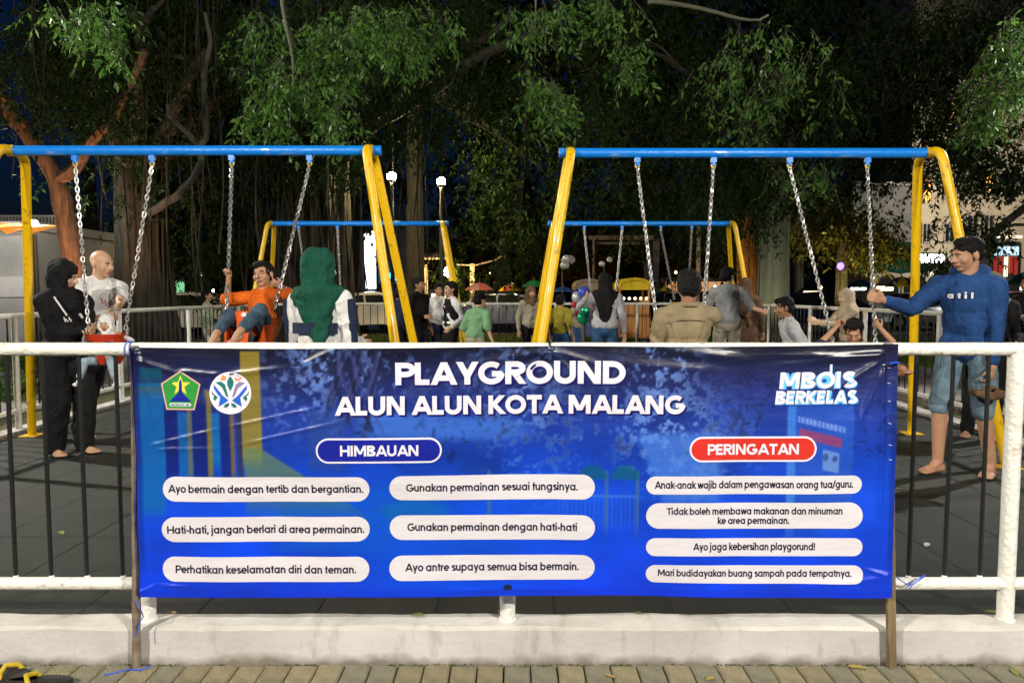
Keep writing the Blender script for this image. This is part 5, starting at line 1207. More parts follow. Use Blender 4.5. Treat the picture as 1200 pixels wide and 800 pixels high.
# T4 central dark tree behind the gap
t4, ax, tp4 = tree('dark slender tree in the gap between the two swing sets', (xat(487,22),22), .26, .2, 7.5, M['bark'], 10, seed=12, flare=1.3)
limbs(t4, tp4, [at(580,160,20), at(640,200,20)], .16, M['bark'], 19)
leaves('crown', [BL(625,190,95,90,20,1.6,1000), BL(600,290,110,50,24,1.2,420), BL(540,330,60,28,27,1,130)], .12, 15, M['leaf_shaded'], t4, 8)
# T5 tree with pale lit trunk behind the boy in grey
t5, ax, tp5 = tree('tall tree with pale fluted trunk and green hanging crown right of the far right swing', (xat(905,17.5),17.5), .33, .29, 6.6, M['bark_pale'], 22, seed=21, flare=1.5)
limbs(t5, (ax[18].x,ax[18].y,ax[18].z), [at(820,120,14), at(900,60,14), at(980,100,14), at(760,60,13), at(860,20,12)], .13, M['bark'], 23)
g = MB(); limb(g, [at(760,2,8.5), at(800,8,8.5), at(850,22,8.5), at(900,18,8.5)], .03, .012, 7); g.build('limb', M['bark_pale'], t5)
leaves('crown', [BL(850,0,200,50,15,1.6,900), BL(880,215,95,55,14,1.0,640), BL(880,110,120,80,14,1.3,1000), BL(960,120,60,60,13,.8,360), BL(760,170,90,120,17,1.3,900), BL(700,90,90,80,15,1.2,700), BL(870,275,45,40,15.5,.7,160), BL(790,250,60,60,18,1,200)], .09, 15, M['leaf_shaded'], t5, 9, twigs=4)
leaves('leaf_spray', [BL(900,90,90,70,9.5,.6,130), BL(940,200,40,16,10,.4,36)], .08, 14, M['leaf_lit'], t5, 10, twigs=1)
# T6 orange-lit low trunk with buttress
b = at(884, 380, 20); t6 = empty('tree', (b.x,b.y,.02), 0, 'low tree with orange-lit buttressed trunk left of the pale fluted trunk', 'tree')
g, ax6 = trunk_mesh((b.x,b.y,0), at(872,250,20), .38, .22, 16, 1.8, 31); 
for dx_, dz_ in ((.9,.1),(1.2,.5),(-.6,.1)): limb(g, [Vector((b.x+dx_,b.y,0)), Vector((b.x+dx_*.5,b.y,.6)), Vector((b.x,b.y,2.0+dz_))], .10, .07)
limb(g, [at(896,330,19.7), at(905,300,19.7), at(893,262,19.7)], .05, .05); g.build('trunk', M['bark_brown'], t6)
leaves('crown', [BL(870,235,60,34,20,.8,160)], .12, 14, M['leaf_shaded'], t6, 30)
# T7 yellow-lit tree behind chains at right
t7, ax, tp7 = tree('small tree with leaves coloured as lit yellow behind the right chains', (xat(985,24),24), .2, .14, 3.6, M['bark'], 6, seed=33)
leaves('crown', [BL(985,262,80,30,24,1.2,420), BL(1030,280,40,28,23,.8,150), BL(955,240,40,30,24,.8,120)], .16, 14, M['leaf_yellow_lit'], t7, 34)
# T8 big dark tree overhanging from the right
t8, ax, tp8 = tree('dark tree leaning in from beyond the right edge over the man in blue', (xat(1320,12.5),12.5), .4, .3, 6, M['bark'], 12, seed=41)
limbs(t8, (ax[18].x,ax[18].y,ax[18].z), [at(1150,120,12.5), at(1180,240,12.5), at(1060,60,13), at(1200,40,11), at(1130,310,13)], .16, M['bark'], 42)
leaves('crown', [BL(1120,165,82,56,12.6,.9,760), BL(1110,90,60,60,13,.8,420), BL(1190,200,40,30,12.6,.7,120), BL(1080,60,100,62,13,1.0,800), BL(1020,150,50,90,14,.9,480), BL(1160,30,80,50,12,.9,460), BL(1100,300,22,18,13,.4,40), BL(1140,262,52,26,12.8,.5,170)], .085, 14, M['leaf_dark'], t8, 43, twigs=5)
leaves('leaf_spray', [BL(1172,90,34,52,9.2,.4,95), BL(1190,40,30,40,9,.4,60), BL(1150,130,18,26,9.4,.3,22)], .085, 14, M['leaf_lit'], t8, 44, twigs=1)
# far belt of trees, each with its own trunk and crown
far = [(-260,34,330,200),(110,38,90,120),(230,36,180,160),(420,40,150,170),(590,38,160,170),(760,37,170,170),(930,40,150,150)]
for i, (px, Y, rx, ry) in enumerate(far):
    x = xat(px, Y); tt_, ax, tpp = tree('', (x, Y), .45, .3, 8, M['bark'], 6, seed=50+i)
    tt_['label'] = ['shadowy tree of the far belt at the far left edge', 'shadowy far tree behind the leaning reddish tree', 'shadowy far tree behind the dark left banyan', 'shadowy far tree behind the great banyan', 'shadowy far tree seen between the two swing sets', 'shadowy far tree behind the far right swing', 'shadowy far tree left of the lit buildings'][i]
    tt_['group'] = 'far belt of trees'
    py = 120 if i not in (1,) else 30
    if i == 0: py = 60
    leaves('crown', [BL(px, py, rx*.62, ry*.9 if i != 1 else 90, Y, 2.2, 900), BL(px+20, py-90, rx*.7, ry*.6, Y+2, 2.4, 800)] + ([BL(px, 262, rx*.6, 60, Y+1, 1.6, 240)] if i > 1 and i != 3 else []), .34, 14, M['leaf_dark'], tt_, 60+i, wr=.5)
# hedge / shrubs
def shrub(label, px, Y, w, h, mt, seed, z0=.05, dens=120, L=.07):
    x = xat(px, Y); t = empty('shrub', (x, Y, z0), 0, label, 'shrub', 'shrubs around the playground'); rnd = random.Random(seed)
    g = MB()
    for k in range(7): e = Vector((x+rnd.uniform(-w,w)*.7, Y+rnd.uniform(-.3,.3), z0+h*rnd.uniform(.7,1.1))); limb(g, [(x+rnd.uniform(-w,w)*.3,Y,z0), ((x+e.x)/2, Y, z0+h*.4), e], .02, .008, 5, 6, .01)
    g.build('stems', M['bark'], t); leaves('foliage', [((x,Y,z0+h*.55), (w,.35,h*.5), dens)], L, 14, mt, t, seed, droop=.2)
for i, (px, Y, w, h, lab) in enumerate(((8, 9.4, .7, .55, 'low green shrub in the left bed at the picture edge'), (45, 10.5, .6, .7, 'green shrub in the left bed beside the left yellow post'), (-30, 8.2, .7, .7, 'green shrub of the left bed nearest the street'), (150, 18.5, .9, .8, 'green shrub behind the fence near the red bucket swing'))):
    shrub(lab, px, Y, w, h, M['leaf_lit'], 70+i)
# ================================================================ buildings and stalls
def mk(name, verts_fn, m, parent, sm=False): g = MB(); verts_fn(g); return g.build(name, m, parent, sm=sm)
M['conc'] = mat('grey_render', (.30,.30,.30), .85, col2=(.22,.22,.22), vscale=1.2, bump=.3)
M['cream'] = mat('cream_render', (.48,.42,.33), .85, col2=(.38,.33,.26), vscale=1.0, bump=.3)
M['glass_dark'] = mat('dark_window_glass', (.02,.025,.03), .1)
M['warm_win'] = mat('lit_window_orange', (1,.5,.12), .5, emit=(1,.42,.06), estr=1.1)
M['white_sign'] = mat('lit_white_sign', (.9,.9,1), .5, emit=(.86,.88,1), estr=3.2)
M['cyan_neon'] = mat('cyan_neon', (.0,.6,1), .5, emit=(.0,.45,1), estr=4.5)
M['lit_warm'] = mat('lit_warm_panel', (1,.8,.5), .5, emit=(1,.78,.48), estr=2.0)
M['lit_white'] = mat('lit_white_tube', (1,1,1), .5, emit=(.95,1,.96), estr=14)
def P(px, py, Y): return at(px, py, Y)
def slab(g, px0, py0, px1, py1, Y, d):
    a, b = P(px0, py1, Y), P(px1, py0, Y); g.box(((a.x+b.x)/2, Y+d/2, (a.z+b.z)/2), (b.x-a.x, d, b.z-a.z))
def building(label, px0, px1, ytop, Y, depth, wallm, wins, roofm=None):
    a, b = P(px0, ytop, Y), P(px1, ytop, Y); t = empty('building', ((a.x+b.x)/2, Y, 0), 0, label, 'building')
    g = MB(); g.box(((a.x+b.x)/2, Y+depth/2, a.z/2), (b.x-a.x, depth, a.z)); g.build('wall', wallm, t, sm=False)
    g = MB(); g.box(((a.x+b.x)/2, Y+depth/2, a.z+.1), (b.x-a.x+.5, depth+.5, .2)); g.build('roof', roofm or M['conc'], t, sm=False)
    for (x0, y0, x1, y1, m_) in wins:
        c0, c1 = P(x0, y1, Y), P(x1, y0, Y); w, h = c1.x-c0.x, c1.z-c0.z; cx_, cz = (c0.x+c1.x)/2, (c0.z+c1.z)/2
        g = MB(); f = .07
        for q in ((cx_-w/2, cz, f, h+f), (cx_+w/2, cz, f, h+f), (cx_, cz-h/2, w-f, f), (cx_, cz+h/2, w-f, f), (cx_, cz, f*.7, h-f)): g.box((q[0], Y-.03, q[1]), (q[2], .12, q[3]))
        wo = g.build('window', M['frame_w'], t, sm=False)
        g = MB(); g.box((cx_, Y-.012, cz), (w-.02, .02, h-.02)); g.build('pane', m_, wo, sm=False)
    return t
M['frame_w'] = mat('window_frame_paint', (.35,.33,.3), .6)
M['dark_render'] = mat('dark_render', (.12,.12,.12), .85, col2=(.09,.09,.09), vscale=1, bump=.2)
# right: dark block, cream facade with lit windows
building('dark grey building block behind the right swing set', 1000, 1078, 218, 42, 8, M['dark_render'], [])
building('cream multi-storey building with an orange lit window behind the right frame', 1079, 1300, -120, 44, 10, M['cream'],
    [(1081,208,1092,238,M['warm_win']), (1112,60,1124,84,M['glass_dark']), (1112,120,1124,140,M['warm_win']), (1106,262,1118,284,M['glass_dark']), (1132,252,1146,276,M['glass_dark']), (1080,262,1090,284,M['glass_dark']), (1128,160,1142,184,M['glass_dark']), (1152,200,1164,224,M['warm_win']), (1152,252,1164,276,M['glass_dark']), (1176,200,1190,224,M['glass_dark'])])
# arcade
Y = 38; t = building('low pale arcade with dark arched openings under the green awning', 1020, 1160, 308, Y, 4, M['cream'], [])
for cxp in (1040, 1073, 1105, 1138):
    c = P(cxp, 335, Y); w = 26*Y/F_PX/2; zt_ = P(cxp, 322, Y).z; g = MB(); pl = [(c.x-w, 0), (c.x+w, 0)]+[(c.x+w*math.cos(a), zt_-w+w*math.sin(a)) for a in [math.pi*i/10 for i in range(11)]]
    g.prism(pl, Y-.03, Y+.05); g.build('arch_shade_panel', M['glass_dark'], t, sm=False)  # flat dark panel paints the shaded inside of the archway
M['green_canvas'] = mat('green_canvas', (.01,.16,.07), .7, col2=(.01,.11,.05), vscale=1.5, bump=.2); M['emb'] = mat('awning_print', (.10,.36,.22), .7)
a = P(1018, 313, 33); b = P(1078, 284, 33); t = empty('awning', ((a.x+b.x)/2, 33, 0), 0, 'large green canvas awning with a faint round emblem behind the right swing chain', 'awning')
g = MB(); zs = a.z; n = 10
for i in range(n):
    x0, x1 = a.x-.4+(b.x-a.x+.8)*i/n, a.x-.4+(b.x-a.x+.8)*(i+1)/n; sg = lambda x: .05*math.sin(x*5); g.add([(x0,33,zs-.25+sg(x0)),(x1,33,zs-.25+sg(x1)),(x1,33.0,zs),(x0,33.0,zs),(x0,34.2,b.z+.1),(x1,34.2,b.z+.1)], [(0,1,2,3),(3,2,5,4)])
g.build('canvas', M['green_canvas'], t)
for x in (a.x-.3, b.x+.3): g = MB(); g.tube([(x,33.05,0),(x,33.05,zs)], .04, 8); g.build('post', M['lamp_pole'], t)
g = MB(); c = P(1056, 297, 33.2)
for rr in (.40, .28): g.tube([Vector((c.x+rr*math.cos(q), 33.35+.38*rr*math.sin(q)+.1, c.z+.02+rr*math.sin(q)*.9)) for q in [i*math.pi/9 for i in range(18)]], .03, 5, closed=True)
g.box((c.x, 33.35, c.z+.02), (.34,.06,.08)); g.box((c.x, 33.28, c.z-.12), (.26,.06,.06)); g.build('emblem', M['emb'], t)
# bright tube over the stalls
def tube_light(label, px0, px1, py, Y, power, m_=None, hgt=.09):
    a, b = P(px0, py, Y), P(px1, py, Y); t = empty('tube_light', ((a.x+b.x)/2, Y, a.z), 0, label, 'lamp', 'tube lights over the stalls')
    g = MB(); g.tube([a, b], hgt, 8); g.build('tube', m_ or M['lit_white'], t); g = MB(); g.box(((a.x+b.x)/2, Y, a.z+hgt+.04), (b.x-a.x+.1, .14, .05)); g.build('housing', M['lamp_pole'], t, sm=False)
tube_light('glaring white tube light left of the head of the man in blue', 1076, 1104, 303, 30, 0, None, .17)
tube_light('white strip light under the blue umbrella behind the right swings', 998, 1014, 337, 28, 0)
tube_light('warm strip light between the blue umbrellas', 1028, 1046, 338, 28, 0, M['lit_warm'])
tube_light('thin reddish lit strip behind the boy in grey', 942, 960, 342.5, 30, 0, M['lit_warm'], .05)
# lit red and white kiosk front
a = P(1150, 345, 34); b = P(1198, 275, 34); t = empty('kiosk', ((a.x+b.x)/2, 34, 0), 0, 'lit kiosk with a red and white front at the right edge', 'kiosk')
g = MB(); g.box(((a.x+b.x)/2, 35, b.z/2-.2), (b.x-a.x, 2, b.z-.4)); g.build('booth', M['cream'], t, sm=False)
M['lit_red'] = mat('lit_red_poster', (.5,.03,.02), .5, emit=(.5,.05,.03), estr=.5); M['lit_blue'] = mat('lit_blue_poster', (.6,.8,1), .5, emit=(.6,.85,1), estr=1.2)
def panel(nm, x0, y0, x1, y1, Y, m_, par): g = MB(); slab(g, x0, y0, x1, y1, Y, .06); return g.build(nm, m_, par, sm=False)
panel('sign_board', 1163, 283, 1196, 322, 33.85, M['frame_w'], t)
panel('poster', 1165, 289, 1194, 299, 33.80, M['lit_blue'], t)
for k in range(5): panel('poster', 1165+k*6, 301, 1169.5+k*6, 320+(k % 3)*2, 33.80, M['lit_red'] if k != 2 else M['lit_warm'], t)
panel('roof_light', 1160, 276, 1198, 279, 33.8, M['lit_warm'], t)
# left: grey building with orange-lit awning, railing
t = building('pale grey low building behind the left fence', -120, 36, 271, 17, 6, M['conc'], [])
M['band'] = mat('grey_band_paint', (.42,.42,.43), .8, col2=(.36,.36,.36), vscale=1); panel('wall_band', -119, 324, 35.5, 348, 16.97, M['band'], t)
t = empty('railing', (P(30,265,21).x, 21, 0), 0, 'white balcony railing high behind the left yellow post', 'railing')
panel('rail', -20, 252, 72, 254, 21, M['frame_w'], t); panel('rail', -20, 264, 72, 266, 21, M['frame_w'], t)
for k in range(24): x = -18+k*3.9; panel('baluster', x, 254, x+1, 264, 21, M['frame_w'], t)
panel('deck', -20, 266, 72, 272, 21.1, M['conc'], t)
for x in (-10, 70): panel('column', x-2, 272, x+2, 400, 21.2, M['conc'], t)
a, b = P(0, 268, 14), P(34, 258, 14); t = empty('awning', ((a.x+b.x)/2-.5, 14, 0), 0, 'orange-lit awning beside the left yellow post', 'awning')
M['orange_glow_canvas'] = mat('orange_glow_canvas', (.75,.32,.05), .6, emit=(1,.35,.05), estr=.55)  # canvas emits to imitate orange lamplight falling on the awning
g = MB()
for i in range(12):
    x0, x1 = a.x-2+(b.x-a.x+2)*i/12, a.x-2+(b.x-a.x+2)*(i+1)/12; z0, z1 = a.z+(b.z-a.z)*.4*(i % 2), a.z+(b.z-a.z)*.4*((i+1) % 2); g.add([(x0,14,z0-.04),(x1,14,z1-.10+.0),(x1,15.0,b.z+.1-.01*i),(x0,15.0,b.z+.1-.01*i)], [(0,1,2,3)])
g.build('canvas', M['orange_glow_canvas'], t, sm=False)
for x in (a.x-1.9, b.x-.05): g = MB(); g.tube([(x,14.05,0),(x,14.05,a.z)], .03, 8); g.build('post', M['lamp_pole'], t)
# tall lit white sign, cyan neon, grey tower
building('tall narrow grey-blue building beside the lit white sign', 442, 476, 262, 46, 5, mat('blue_grey_panel', (.16,.20,.26), .5, col2=(.11,.14,.19), vscale=.8), [])
a, b = P(421, 340, 40), P(440, 270, 40); t = empty('lit_sign', ((a.x+b.x)/2, 40, 0), 0, 'tall blank glowing white sign panel right of the great banyan', 'sign')
panel('sign_face', 422, 271, 439.5, 338, 39.9, M['white_sign'], t); panel('sign_case', 421, 270, 440.5, 339, 39.97, M['frame_w'], t); panel('pillar', 426, 339, 436, 372, 40, M['frame_w'], t)
t = empty('neon_sign', (P(455,322,38).x, 38, 0), 0, 'cyan neon script sign glowing behind the legs of the left front frame', 'sign')
g = MB(); s_ = lambda pts: g.tube([P(x, y, 38) for x, y in pts], .055, 6)
s_([(447,325),(449,315),(450,313),(448,324),(447,328),(450,329),(452,326)]); s_([(453,320),(453,327),(455,328)]); s_([(453.3,316.5),(453.5,317.5)]); s_([(456,320),(458,328),(461,319)]); s_([(462,324),(466,322),(465,319),(462,321),(462,327),(466,328),(468,326)])
g.build('neon_tube', M['cyan_neon'], t); panel('board', 443, 309, 472, 333, 38.15, M['dark_render'], t); panel('support', 456, 333, 459, 380, 38.2, M['lamp_pole'], t)
# pergola with pillars
t = empty('pergola', (P(520,330,27).x, 27, 0), 0, 'open slatted pergola with two square pillars behind the far left swings', 'pergola')
M['pale_post'] = mat('pale_pillar_paint', (.5,.45,.36), .8)
panel('pillar', 497.5, 310, 501, 400, 27, M['pale_post'], t); panel('pillar', 551, 309, 556, 400, 27, M['pale_post'], t); panel('beam', 482, 302, 524, 303.5, 27, M['pale_post'], t)
for k in range(9):
    a, b = P(486+k*4.2, 303.5, 27), P(500+k*3.0, 297.5, 29); g = MB(); g.tube([a, b], .035, 4); g.build('slat', M['pale_post'], t)
g = MB(); g.tube([P(535,310,27), P(556,311,27), P(580,305,27), P(588,300,27)], .025, 5); g.build('cable', M['frame_w'], t)
# flat-roofed shelter behind the right far swings
t = empty('shelter', (P(728,300,30).x, 30, 0), 0, 'flat-roofed cream shelter with dark interior behind the far right swings', 'shelter')
panel('roof_edge', 690, 276, 766, 281, 30, M['cream'], t); panel('roof_edge', 698, 283.5, 750, 286.5, 30.6, M['cream'], t); panel('wall', 765, 280, 773, 330, 31, M['conc'], t); panel('pillar', 694, 281, 697, 350, 30.4, M['pale_post'], t); panel('glass_door', 755, 308, 772, 328, 30.9, mat('grey_glass', (.14,.17,.19), .3), t)
t = empty('lamp_post', (P(818,330,19).x, 19, 0), 0, 'thin tan unlit pole behind the far right swing set', 'pole')
g = MB(); g.tube([(0,0,0),(0,0,P(818,266,19).z)], .055, 8); g.build('pole', mat('tan_pole_paint', (.34,.26,.19), .7), t, world=False)
# umbrellas
def umbrella(label, px, py, Y, wpx, cols, hpx=12):
    c = P(px, py, Y); r_ = wpx/2*Y/F_PX; h = hpx*Y/F_PX; t = empty('parasol', (c.x, Y, 0), 0, label, 'parasol', 'vendors\' parasols beyond the fence'); n = 8
    for k in range(n):
        g = MB(); m_ = 5; vs = []
        for i in range(m_+1):
            rr = r_*i/m_; z = c.z+h*(1-(i/m_)**1.9)
            for j in range(4):
                a = 2*math.pi*(k+j/3)/n; sagr = rr*(1-.06*math.sin(math.pi*j/3)*(i/m_)); vs.append((sagr*math.cos(a), sagr*math.sin(a), z-.0*j))
        g.add(vs, [(i*4+j, (i+1)*4+j, (i+1)*4+j+1, i*4+j+1) for i in range(m_) for j in range(3)]); g.build('panel', cols[k % len(cols)], t, world=False)
        g = MB(); a = 2*math.pi*k/n; g.tube([(0,0,c.z+h*.7), (r_*.96*math.cos(a), r_*.96*math.sin(a), c.z-.01)], .012, 4); g.build('rib', M['lamp_pole'], t, world=False)
    g = MB(); g.tube([(0,0,0),(0,0,c.z+h+.08)], .022, 6); g.build('pole', M['lamp_pole'], t, world=False)
cU = lambda n, c: mat('parasol_'+n, c, .6, spec=.3)
uR, uG, uB, uY, uP, uT = cU('red', (.6,.13,.10)), cU('green', (.02,.22,.09)), cU('blue', (.02,.08,.36)), cU('yellow', (.85,.62,.02)), cU('pink', (.6,.30,.28)), cU('brown', (.34,.27,.18))
umbrella('faded red and pink parasol left of the gap, above the child in mint', 562, 340, 22, 34, [uR, uP], 9)
umbrella('small green parasol left of the right front frame leg', 626, 336, 22, 30, [uG], 8)
umbrella('blue parasol just right of the right front frame leg', 660, 342, 20, 30, [uB], 6)
umbrella('dark blue parasol behind the left chain of the right swing', 1008, 337, 26, 34, [uB, uG], 9)
umbrella('blue and yellow striped parasol left of the right yellow post', 1056, 336, 25, 36, [uB, uY], 12)
umbrella('green parasol at the right edge under the lit kiosk', 1200, 333, 25, 40, [uG], 14)
umbrella('yellow and green parasol behind the chain of the man in tan', 779, 341, 24, 20, [uG, uY], 5)
umbrella('wide yellow parasol right of the brown-canopied carriage, far back', 716, 339, 27, 30, [uY], 9)
umbrella('yellow parasol beyond the far left swing set', 598, 341, 27, 28, [uY, uR], 8)
umbrella('blue and white parasol behind the legs of the left front frame', 478, 342, 26, 30, [uB, uP], 8)
umbrella('red and white parasol near the lit kiosk on the right', 1140, 336, 28, 34, [uR, uP], 12)
# toy ride carriages with arched canopies
def ride(label, px, py, Y, wpx, cm, bm3):
    c = P(px, py, Y); w = wpx*Y/F_PX; t = empty('ride_carriage', (c.x, Y, .05), 0, label, 'ride carriage', 'canopied ride carriages'); g = MB(); n = 12; vs = []; zt_ = c.z+w*.30
    for i in range(n+1):
        a = math.pi*i/n; x = -w/2*math.cos(a); z = c.z-.05+(w*.30)*math.sin(a)**.7-.0
        for y in (-.5, .5): vs.append((x, y, z)); vs.append((x*.95, y*.97, z-.06))
    f = []
    for i in range(n): b0 = i*4; f += [(b0,b0+4,b0+6,b0+2), (b0+1,b0+3,b0+7,b0+5), (b0,b0+1,b0+5,b0+4), (b0+2,b0+6,b0+7,b0+3)]
    g.add([(v[0],v[1],v[2]-.05) for v in vs], f+[(0,2,3,1),(n*4,n*4+1,n*4+3,n*4+2)]); g.build('canopy', cm, t, world=False)
    gb_ = MB(); gb_.prism([(-w*.46, c.z-.16)]+[(-w*.46*math.cos(math.pi*q/10), c.z-.13+w*.27*math.sin(math.pi*q/10)**.7) for q in range(11)]+[(w*.46, c.z-.16)], -.40, -.36); gb_.build('gable', cm, t, world=False, sm=False)
    for sx in (-1,1):
        for sy in (-1,1): g = MB(); g.tube([(sx*w*.44, sy*.42, .4), (sx*w*.47, sy*.42, c.z-.12)], .03, 6); g.build('post', bm3, t, world=False)
    g = MB(); z1 = c.z-w*.40-.05; g.prism([(-w*.5,.45),(w*.42,.40),(w*.52,.75),(w*.45,z1),(w*.2,z1-.1),(-w*.3,z1-.15),(-w*.48,z1+.1)], -.45, .45); g.build('body', bm3, t, world=False, sm=False)
    for sx in (-1,1):
        g = MB(); g.lathe([(.02,-.05),(.20,-.05),(.22,0),(.20,.05),(.02,.05)], (0,0,0), 16); g.v = [(sx*w*.3+v[0], -.48+v[2], .22+v[1]-.02) for v in g.v]; g.build('wheel', M['black_bar'], t, world=False)
    for k in range(5): g = MB(); g.ell((-w*.35+k*w*.18, -.47, z1-.02), (.035,.03,.035), n=8, m=6); g.build('bulb', M['lit_warm'], t, world=False)
ride('yellow ride carriage with arched canopy right of the black headscarf', 740, 334, 16.9, 36, uY, mat('yellow_ride_body', (.6,.25,.04), .4))
ride('brown-canopied ride carriage left of the black headscarf', 688, 334, 17.2, 32, uT, mat('blue_ride_body', (.04,.10,.3), .4))
# balloon bundle
c = P(684, 352, 11.2); rnd = random.Random(3); k = 0
bcols = [mat('foil_balloon_'+n, cc, .18, metal=.35) for n, cc in (('silver',(.7,.7,.75)),('green',(.02,.5,.25)),('blue',(.10,.15,.7)),('red',(.7,.06,.06)),('pink',(.8,.3,.45)),('yellow',(.8,.6,.05)))]
t = empty('balloon_bundle', (c.x, c.y, .13), 0, 'bundle of small shiny toy balloons in many colours held up by the fence', 'balloons')
for dx_, dz_, ci, r_ in ((0,.12,2,.09),(-.10,.05,0,.08),(.12,.04,0,.07),(-.14,-.06,3,.05),(-.05,-.10,0,.07),(.02,-.16,1,.08),(-.02,-.26,1,.09),(.10,-.12,4,.05),(.16,-.24,5,.05),(.20,-.32,1,.05),(.06,.02,5,.05),(-.10,-.2,3,.04),(.13,-.30,0,.05),(0,-.02,4,.05)):
    g = MB(); g.ell((dx_, rnd.uniform(-.08,.08), c.z-.13+dz_), (r_,r_*.6,r_*1.1), n=12, m=8); g.build('balloon', bcols[ci], t, world=False)
    g = MB(); g.tube([(dx_,0,c.z-.13+dz_-r_), (0,0,.9)], .003, 4); g.build('string', K_white, t, world=False)
g = MB(); g.tube([(0,0,0),(0,0,c.z-.2)], .02, 6); g.build('stick', M['wood'], t, world=False)
for px, py, r_, lab in ((659,310,.26,'cluster of clear shiny balloons above the blue parasol'), (708,312,.18,'single clear shiny balloon above the black headscarf')):
    c = P(px, py, 17); t = empty('clear_balloons', (c.x, 17, .05), 0, lab, 'balloons')
    for j in range(5 if r_ > .2 else 2):
        g = MB(); g.ell((rnd.uniform(-r_,r_), rnd.uniform(-.2,.2), c.z+rnd.uniform(-.08,.12)), (r_*.42,r_*.4,r_*.36), n=14, m=10); g.build('balloon', bcols[0], t, world=False)
    g = MB(); g.tube([(0,0,0),(0,0,c.z)], .012, 5); g.build('stick', M['wood'], t, world=False)
c = P(985, 314, 20); t = empty('glowing_balloon', (c.x, 20, .05), 0, 'small glowing violet balloon in the dark behind the right swing chains', 'balloon')
g = MB(); g.ell((0,0,c.z), (.09,.09,.10)); g.build('balloon', mat('violet_glow', (.3,.2,1), .4, emit=(.25,.15,1), estr=3), t, world=False); g = MB(); g.tube([(0,0,.0),(0,0,c.z-.1)], .008, 5); g.build('stick', M['wood'], t, world=False)
# ---------------------------------------------------------------- parked cars
def car(label, px, Y, rz, paint, L=4.1, Hh=1.45):
    x = xat(px, Y); t = empty('parked_car', (x, Y, .05), R(rz), label, 'car', 'cars parked along the road')
    W_ = .82; side = [(-2.0,.35),(-2.02,.62),(-1.95,.88),(-1.15,.98),(-.62,1.38),(.55,1.45),(1.25,1.30),(1.85,.98),(1.98,.80),(2.0,.38)]
    side = [(a*L/4, b*Hh/1.45) for a, b in side]; vs = []; n = len(side)
    secs = [(-W_,.0,.03),(-W_*.97,.0,0),(-W_*.6,.02,0),(W_*.6,.02,0),(W_*.97,0,0),(W_,0,.03)]
    for y, dz_, ins in secs:
        for a, b in side: k_ = max(0,(b-.95))*.45; vs.append((a*(1-ins), (abs(y)-k_)*(1 if y > 0 else -1), b+dz_-ins))
    g = MB(); f = [(s_*n+i, s_*n+i+1, (s_+1)*n+i+1, (s_+1)*n+i) for s_ in range(5) for i in range(n-1)]+[(s_*n, (s_+1)*n, (s_+1)*n+n-1, s_*n+n-1) for s_ in range(5)]
    g.add(vs, f+[tuple(range(n)), tuple(reversed(range(5*n, 6*n)))]); g.build('body', paint, t, world=False, ang=R(30))
    for sy in (-1,1):
        for wn_ in ([(-.98,.99),(-.52,1.30),(-.02,1.34),(-.02,.99)], [(.05,.99),(.05,1.34),(.55,1.35),(1.10,1.22),(1.45,1.02)]):
            g = MB(); g.add([(a*L/4, sy*(W_-max(0,b-.95)*.45+.006), b*Hh/1.45) for a, b in wn_], [tuple(range(len(wn_)))[::-sy] if sy > 0 else tuple(range(len(wn_)))]); g.build('window', M['glass_dark'], t, world=False, sm=False)
    for sx, a0, b0, a1, b1 in ((-1,-1.10,1.01,-.66,1.35),(1,1.75,1.03,1.30,1.28)):
        g = MB(); y0, y1 = W_*.88, W_*.74; o_ = .02*sx; g.add([(a0*L/4+o_,-y0,b0*Hh/1.45),(a0*L/4+o_,y0,b0*Hh/1.45),(a1*L/4+o_,y1,b1*Hh/1.45+.02),(a1*L/4+o_,-y1,b1*Hh/1.45+.02)], [(0,1,2,3)]); g.build('windscreen', M['glass_dark'], t, world=False, sm=False)
    for sx in (-1.25,1.25):
        for sy in (-1,1):
            g = MB(); g.lathe([(.18,-.09),(.30,-.09),(.32,0),(.30,.09),(.18,.09)], (0,0,0), 18); g.v = [(sx*L/4+v[0], sy*(W_-.06)+v[2], .32+v[1]) for v in g.v]; wo = g.build('wheel', M['black_bar'], t, world=False)
            g = MB(); g.lathe([(.01,0),(.19,.02),(.19,-.02)], (0,0,0), 12); g.v = [(sx*L/4+v[0], sy*(W_+.005)+v[2]*sy, .32+v[1]) for v in g.v]; g.build('rim', M['chain'], wo, world=False)
    for sy in (-1,1):
        g = MB(); g.ell((-1.97*L/4, sy*.58, .72), (.06,.16,.08), n=10, m=6); g.build('headlight', M['eye_white'], t, world=False)
        g = MB(); g.ell((1.95*L/4, sy*.62, .82), (.05,.13,.09), n=10, m=6); g.build('tail_light', mat('tail_red', (.5,.02,.02), .3) if 'tail_red' not in bpy.data.materials else bpy.data.materials['tail_red'], t, world=False)
pw, ps, pk_, pn = [mat('car_paint_'+n, c_, .25, metal=m_, coat=.6) for n, c_, m_ in (('white',(.7,.7,.68),0),('silver',(.4,.42,.43),.6),('black',(.015,.015,.018),.2),('navy',(.02,.03,.08),.3))]
car('white car parked behind the fence beside the baby swing', 212, 24, 4, pw)
car('black car parked at the left end of the row', 110, 25, -5, pk_)
car('white car parked beside the great banyan trunk under the lit sign', 420, 26, 28, pw)
car('dark blue car parked behind the legs of the left front frame', 462, 29, 10, pn)
car('dark grey car parked behind the child in mint', 585, 27, -6, pn)
car('black car parked behind the yellow ride carriage', 790, 25, 6, pk_)
car('dark car parked behind the boy in grey', 945, 27, -4, pn)
car('silver car parked beneath the striped parasol', 1075, 29, 5, ps)
car('small red car parked left of the great banyan', 280, 27, -4, mat('car_paint_red', (.4,.03,.02), .25, coat=.6))
car('silver car parked behind the man in blue', 1165, 26, 5, ps)
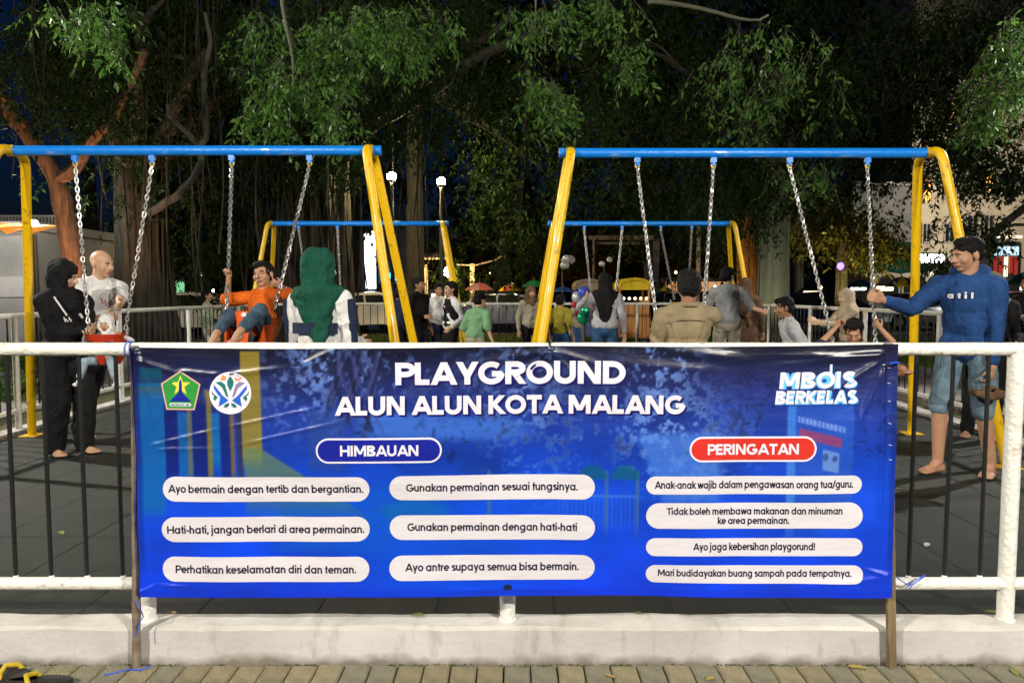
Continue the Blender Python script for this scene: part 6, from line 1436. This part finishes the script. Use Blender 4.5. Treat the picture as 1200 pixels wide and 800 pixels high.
# lit shop fronts and light specks across the road
def shop(label, px0, px1, y0, y1, Y, m_, cat='shop front'):
    t = empty('shop_front', (P((px0+px1)/2, y1, Y).x, Y, 0), 0, label, cat); g = MB(); a, b = P(px0-6, y0-5, Y+.1), P(px1+6, y0-5, Y+.1); g.box(((a.x+b.x)/2, Y+1.1, a.z/2), (b.x-a.x, 2, a.z)); g.build('wall', M['dark_render'], t, sm=False)
    n = max(1, int((px1-px0)/9)); w = (px1-px0)/n
    for k in range(n): panel('window', px0+k*w+.5, y0, px0+(k+1)*w-.5, y1, Y, m_, t)
M['lit_white_soft'] = mat('lit_white_window', (.9,1,.95), .5, emit=(.85,1,.92), estr=1.6)
M['shop_green'] = mat('lit_greenish_window', (.5,1,.6), .5, emit=(.35,1,.5), estr=.55); M['shop_warm'] = mat('lit_warm_window', (1,.6,.3), .5, emit=(1,.5,.2), estr=.5)
shop('greenish lit shop windows across the road behind the baby swing', 198, 228, 329, 343, 46, M['shop_green'])
shop('warm lit shop window across the road near the white sign', 380, 414, 336, 342, 46, M['shop_warm'])
shop('warm lit stall front behind the girl in the vest', 505, 524, 344, 350, 36, M['lit_warm'], 'stall')
shop('greenish lit shop windows across the road at the far right', 1118, 1158, 318, 338, 37, M['shop_green'])
shop('white lit shop window across the road at the right edge', 1176, 1230, 322, 340, 36, M['lit_white_soft'])
shop('warm lit shop windows behind the far right swing set', 780, 850, 330, 341, 45, M['shop_warm'])
rs = random.Random(9)
fx = [(x_, rs.uniform(318,344)) for x_ in (150,168,236,250,300,344,395,574,600,640,792,812,838,925,962,1035,1060,1092,1124,1148)]
for i, (px, py) in enumerate(fx):
    Y_ = rs.uniform(30,44); c = P(px, py, Y_); t = empty('bulb_lamp', (c.x, Y_, .05), 0, 'tiny far lit bulb on a thin stand among the stalls beyond the fence', 'lamp', 'tiny far bulbs among the stalls')
    g = MB(); g.ell((0,0,c.z-.05), (.07,.07,.08), n=8, m=6); g.build('bulb', M['lit_warm'] if i % 3 else M['lit_white'], t, world=False)
    g = MB(); g.tube([(0,0,0),(0,0,c.z-.12)], .02, 5); g.build('stand', M['lamp_pole'], t, world=False)
# light from the lit trees' uplighters
def uplight(label, p, aim, power, color):
    t = empty('uplight', p, 0, label, 'uplight', 'ground uplights at the tree feet'); d = (Vector(aim)-Vector(p)).normalized()
    g = MB(); g.tube([Vector((0,0,0)), d*.18], [.07,.085], 10); g.tube([Vector((0,0,-.1)), Vector((0,0,0))], .02, 6); g.build('housing', M['lamp_pole'], t, world=False)
    l = bpy.data.lights.new('lamp_light', 'SPOT'); l.energy = power; l.color = color; l.spot_size = R(85); l.spot_blend = .6; l.shadow_soft_size = .06
    o = bpy.data.objects.new('lamp_light', l); C.objects.link(o); o.parent = t; o.location = d*.22; o.rotation_euler = d.to_track_quat('-Z', 'Y').to_euler()
uplight('ground uplight reddening the leaning tree at the left', (xat(60,12), 11.6, .15), (b.x if False else xat(80,13.5), 13.5, 3.2), 560, (1,.55,.3))
uplight('ground uplight turning the low buttressed trunk orange', (xat(860,18), 18, .15), (xat(880,20), 20, 2.2), 260, (1,.5,.12))
uplight('ground uplight under the yellow-lit tree', (xat(1000,22), 22, .15), (xat(990,24), 24, 4), 650, (1,.8,.3))
uplight('ground uplight at the foot of the pale fluted trunk', (xat(925,15), 15, .15), (xat(905,17.5), 17.5, 3.4), 200, (.95,1,.8))
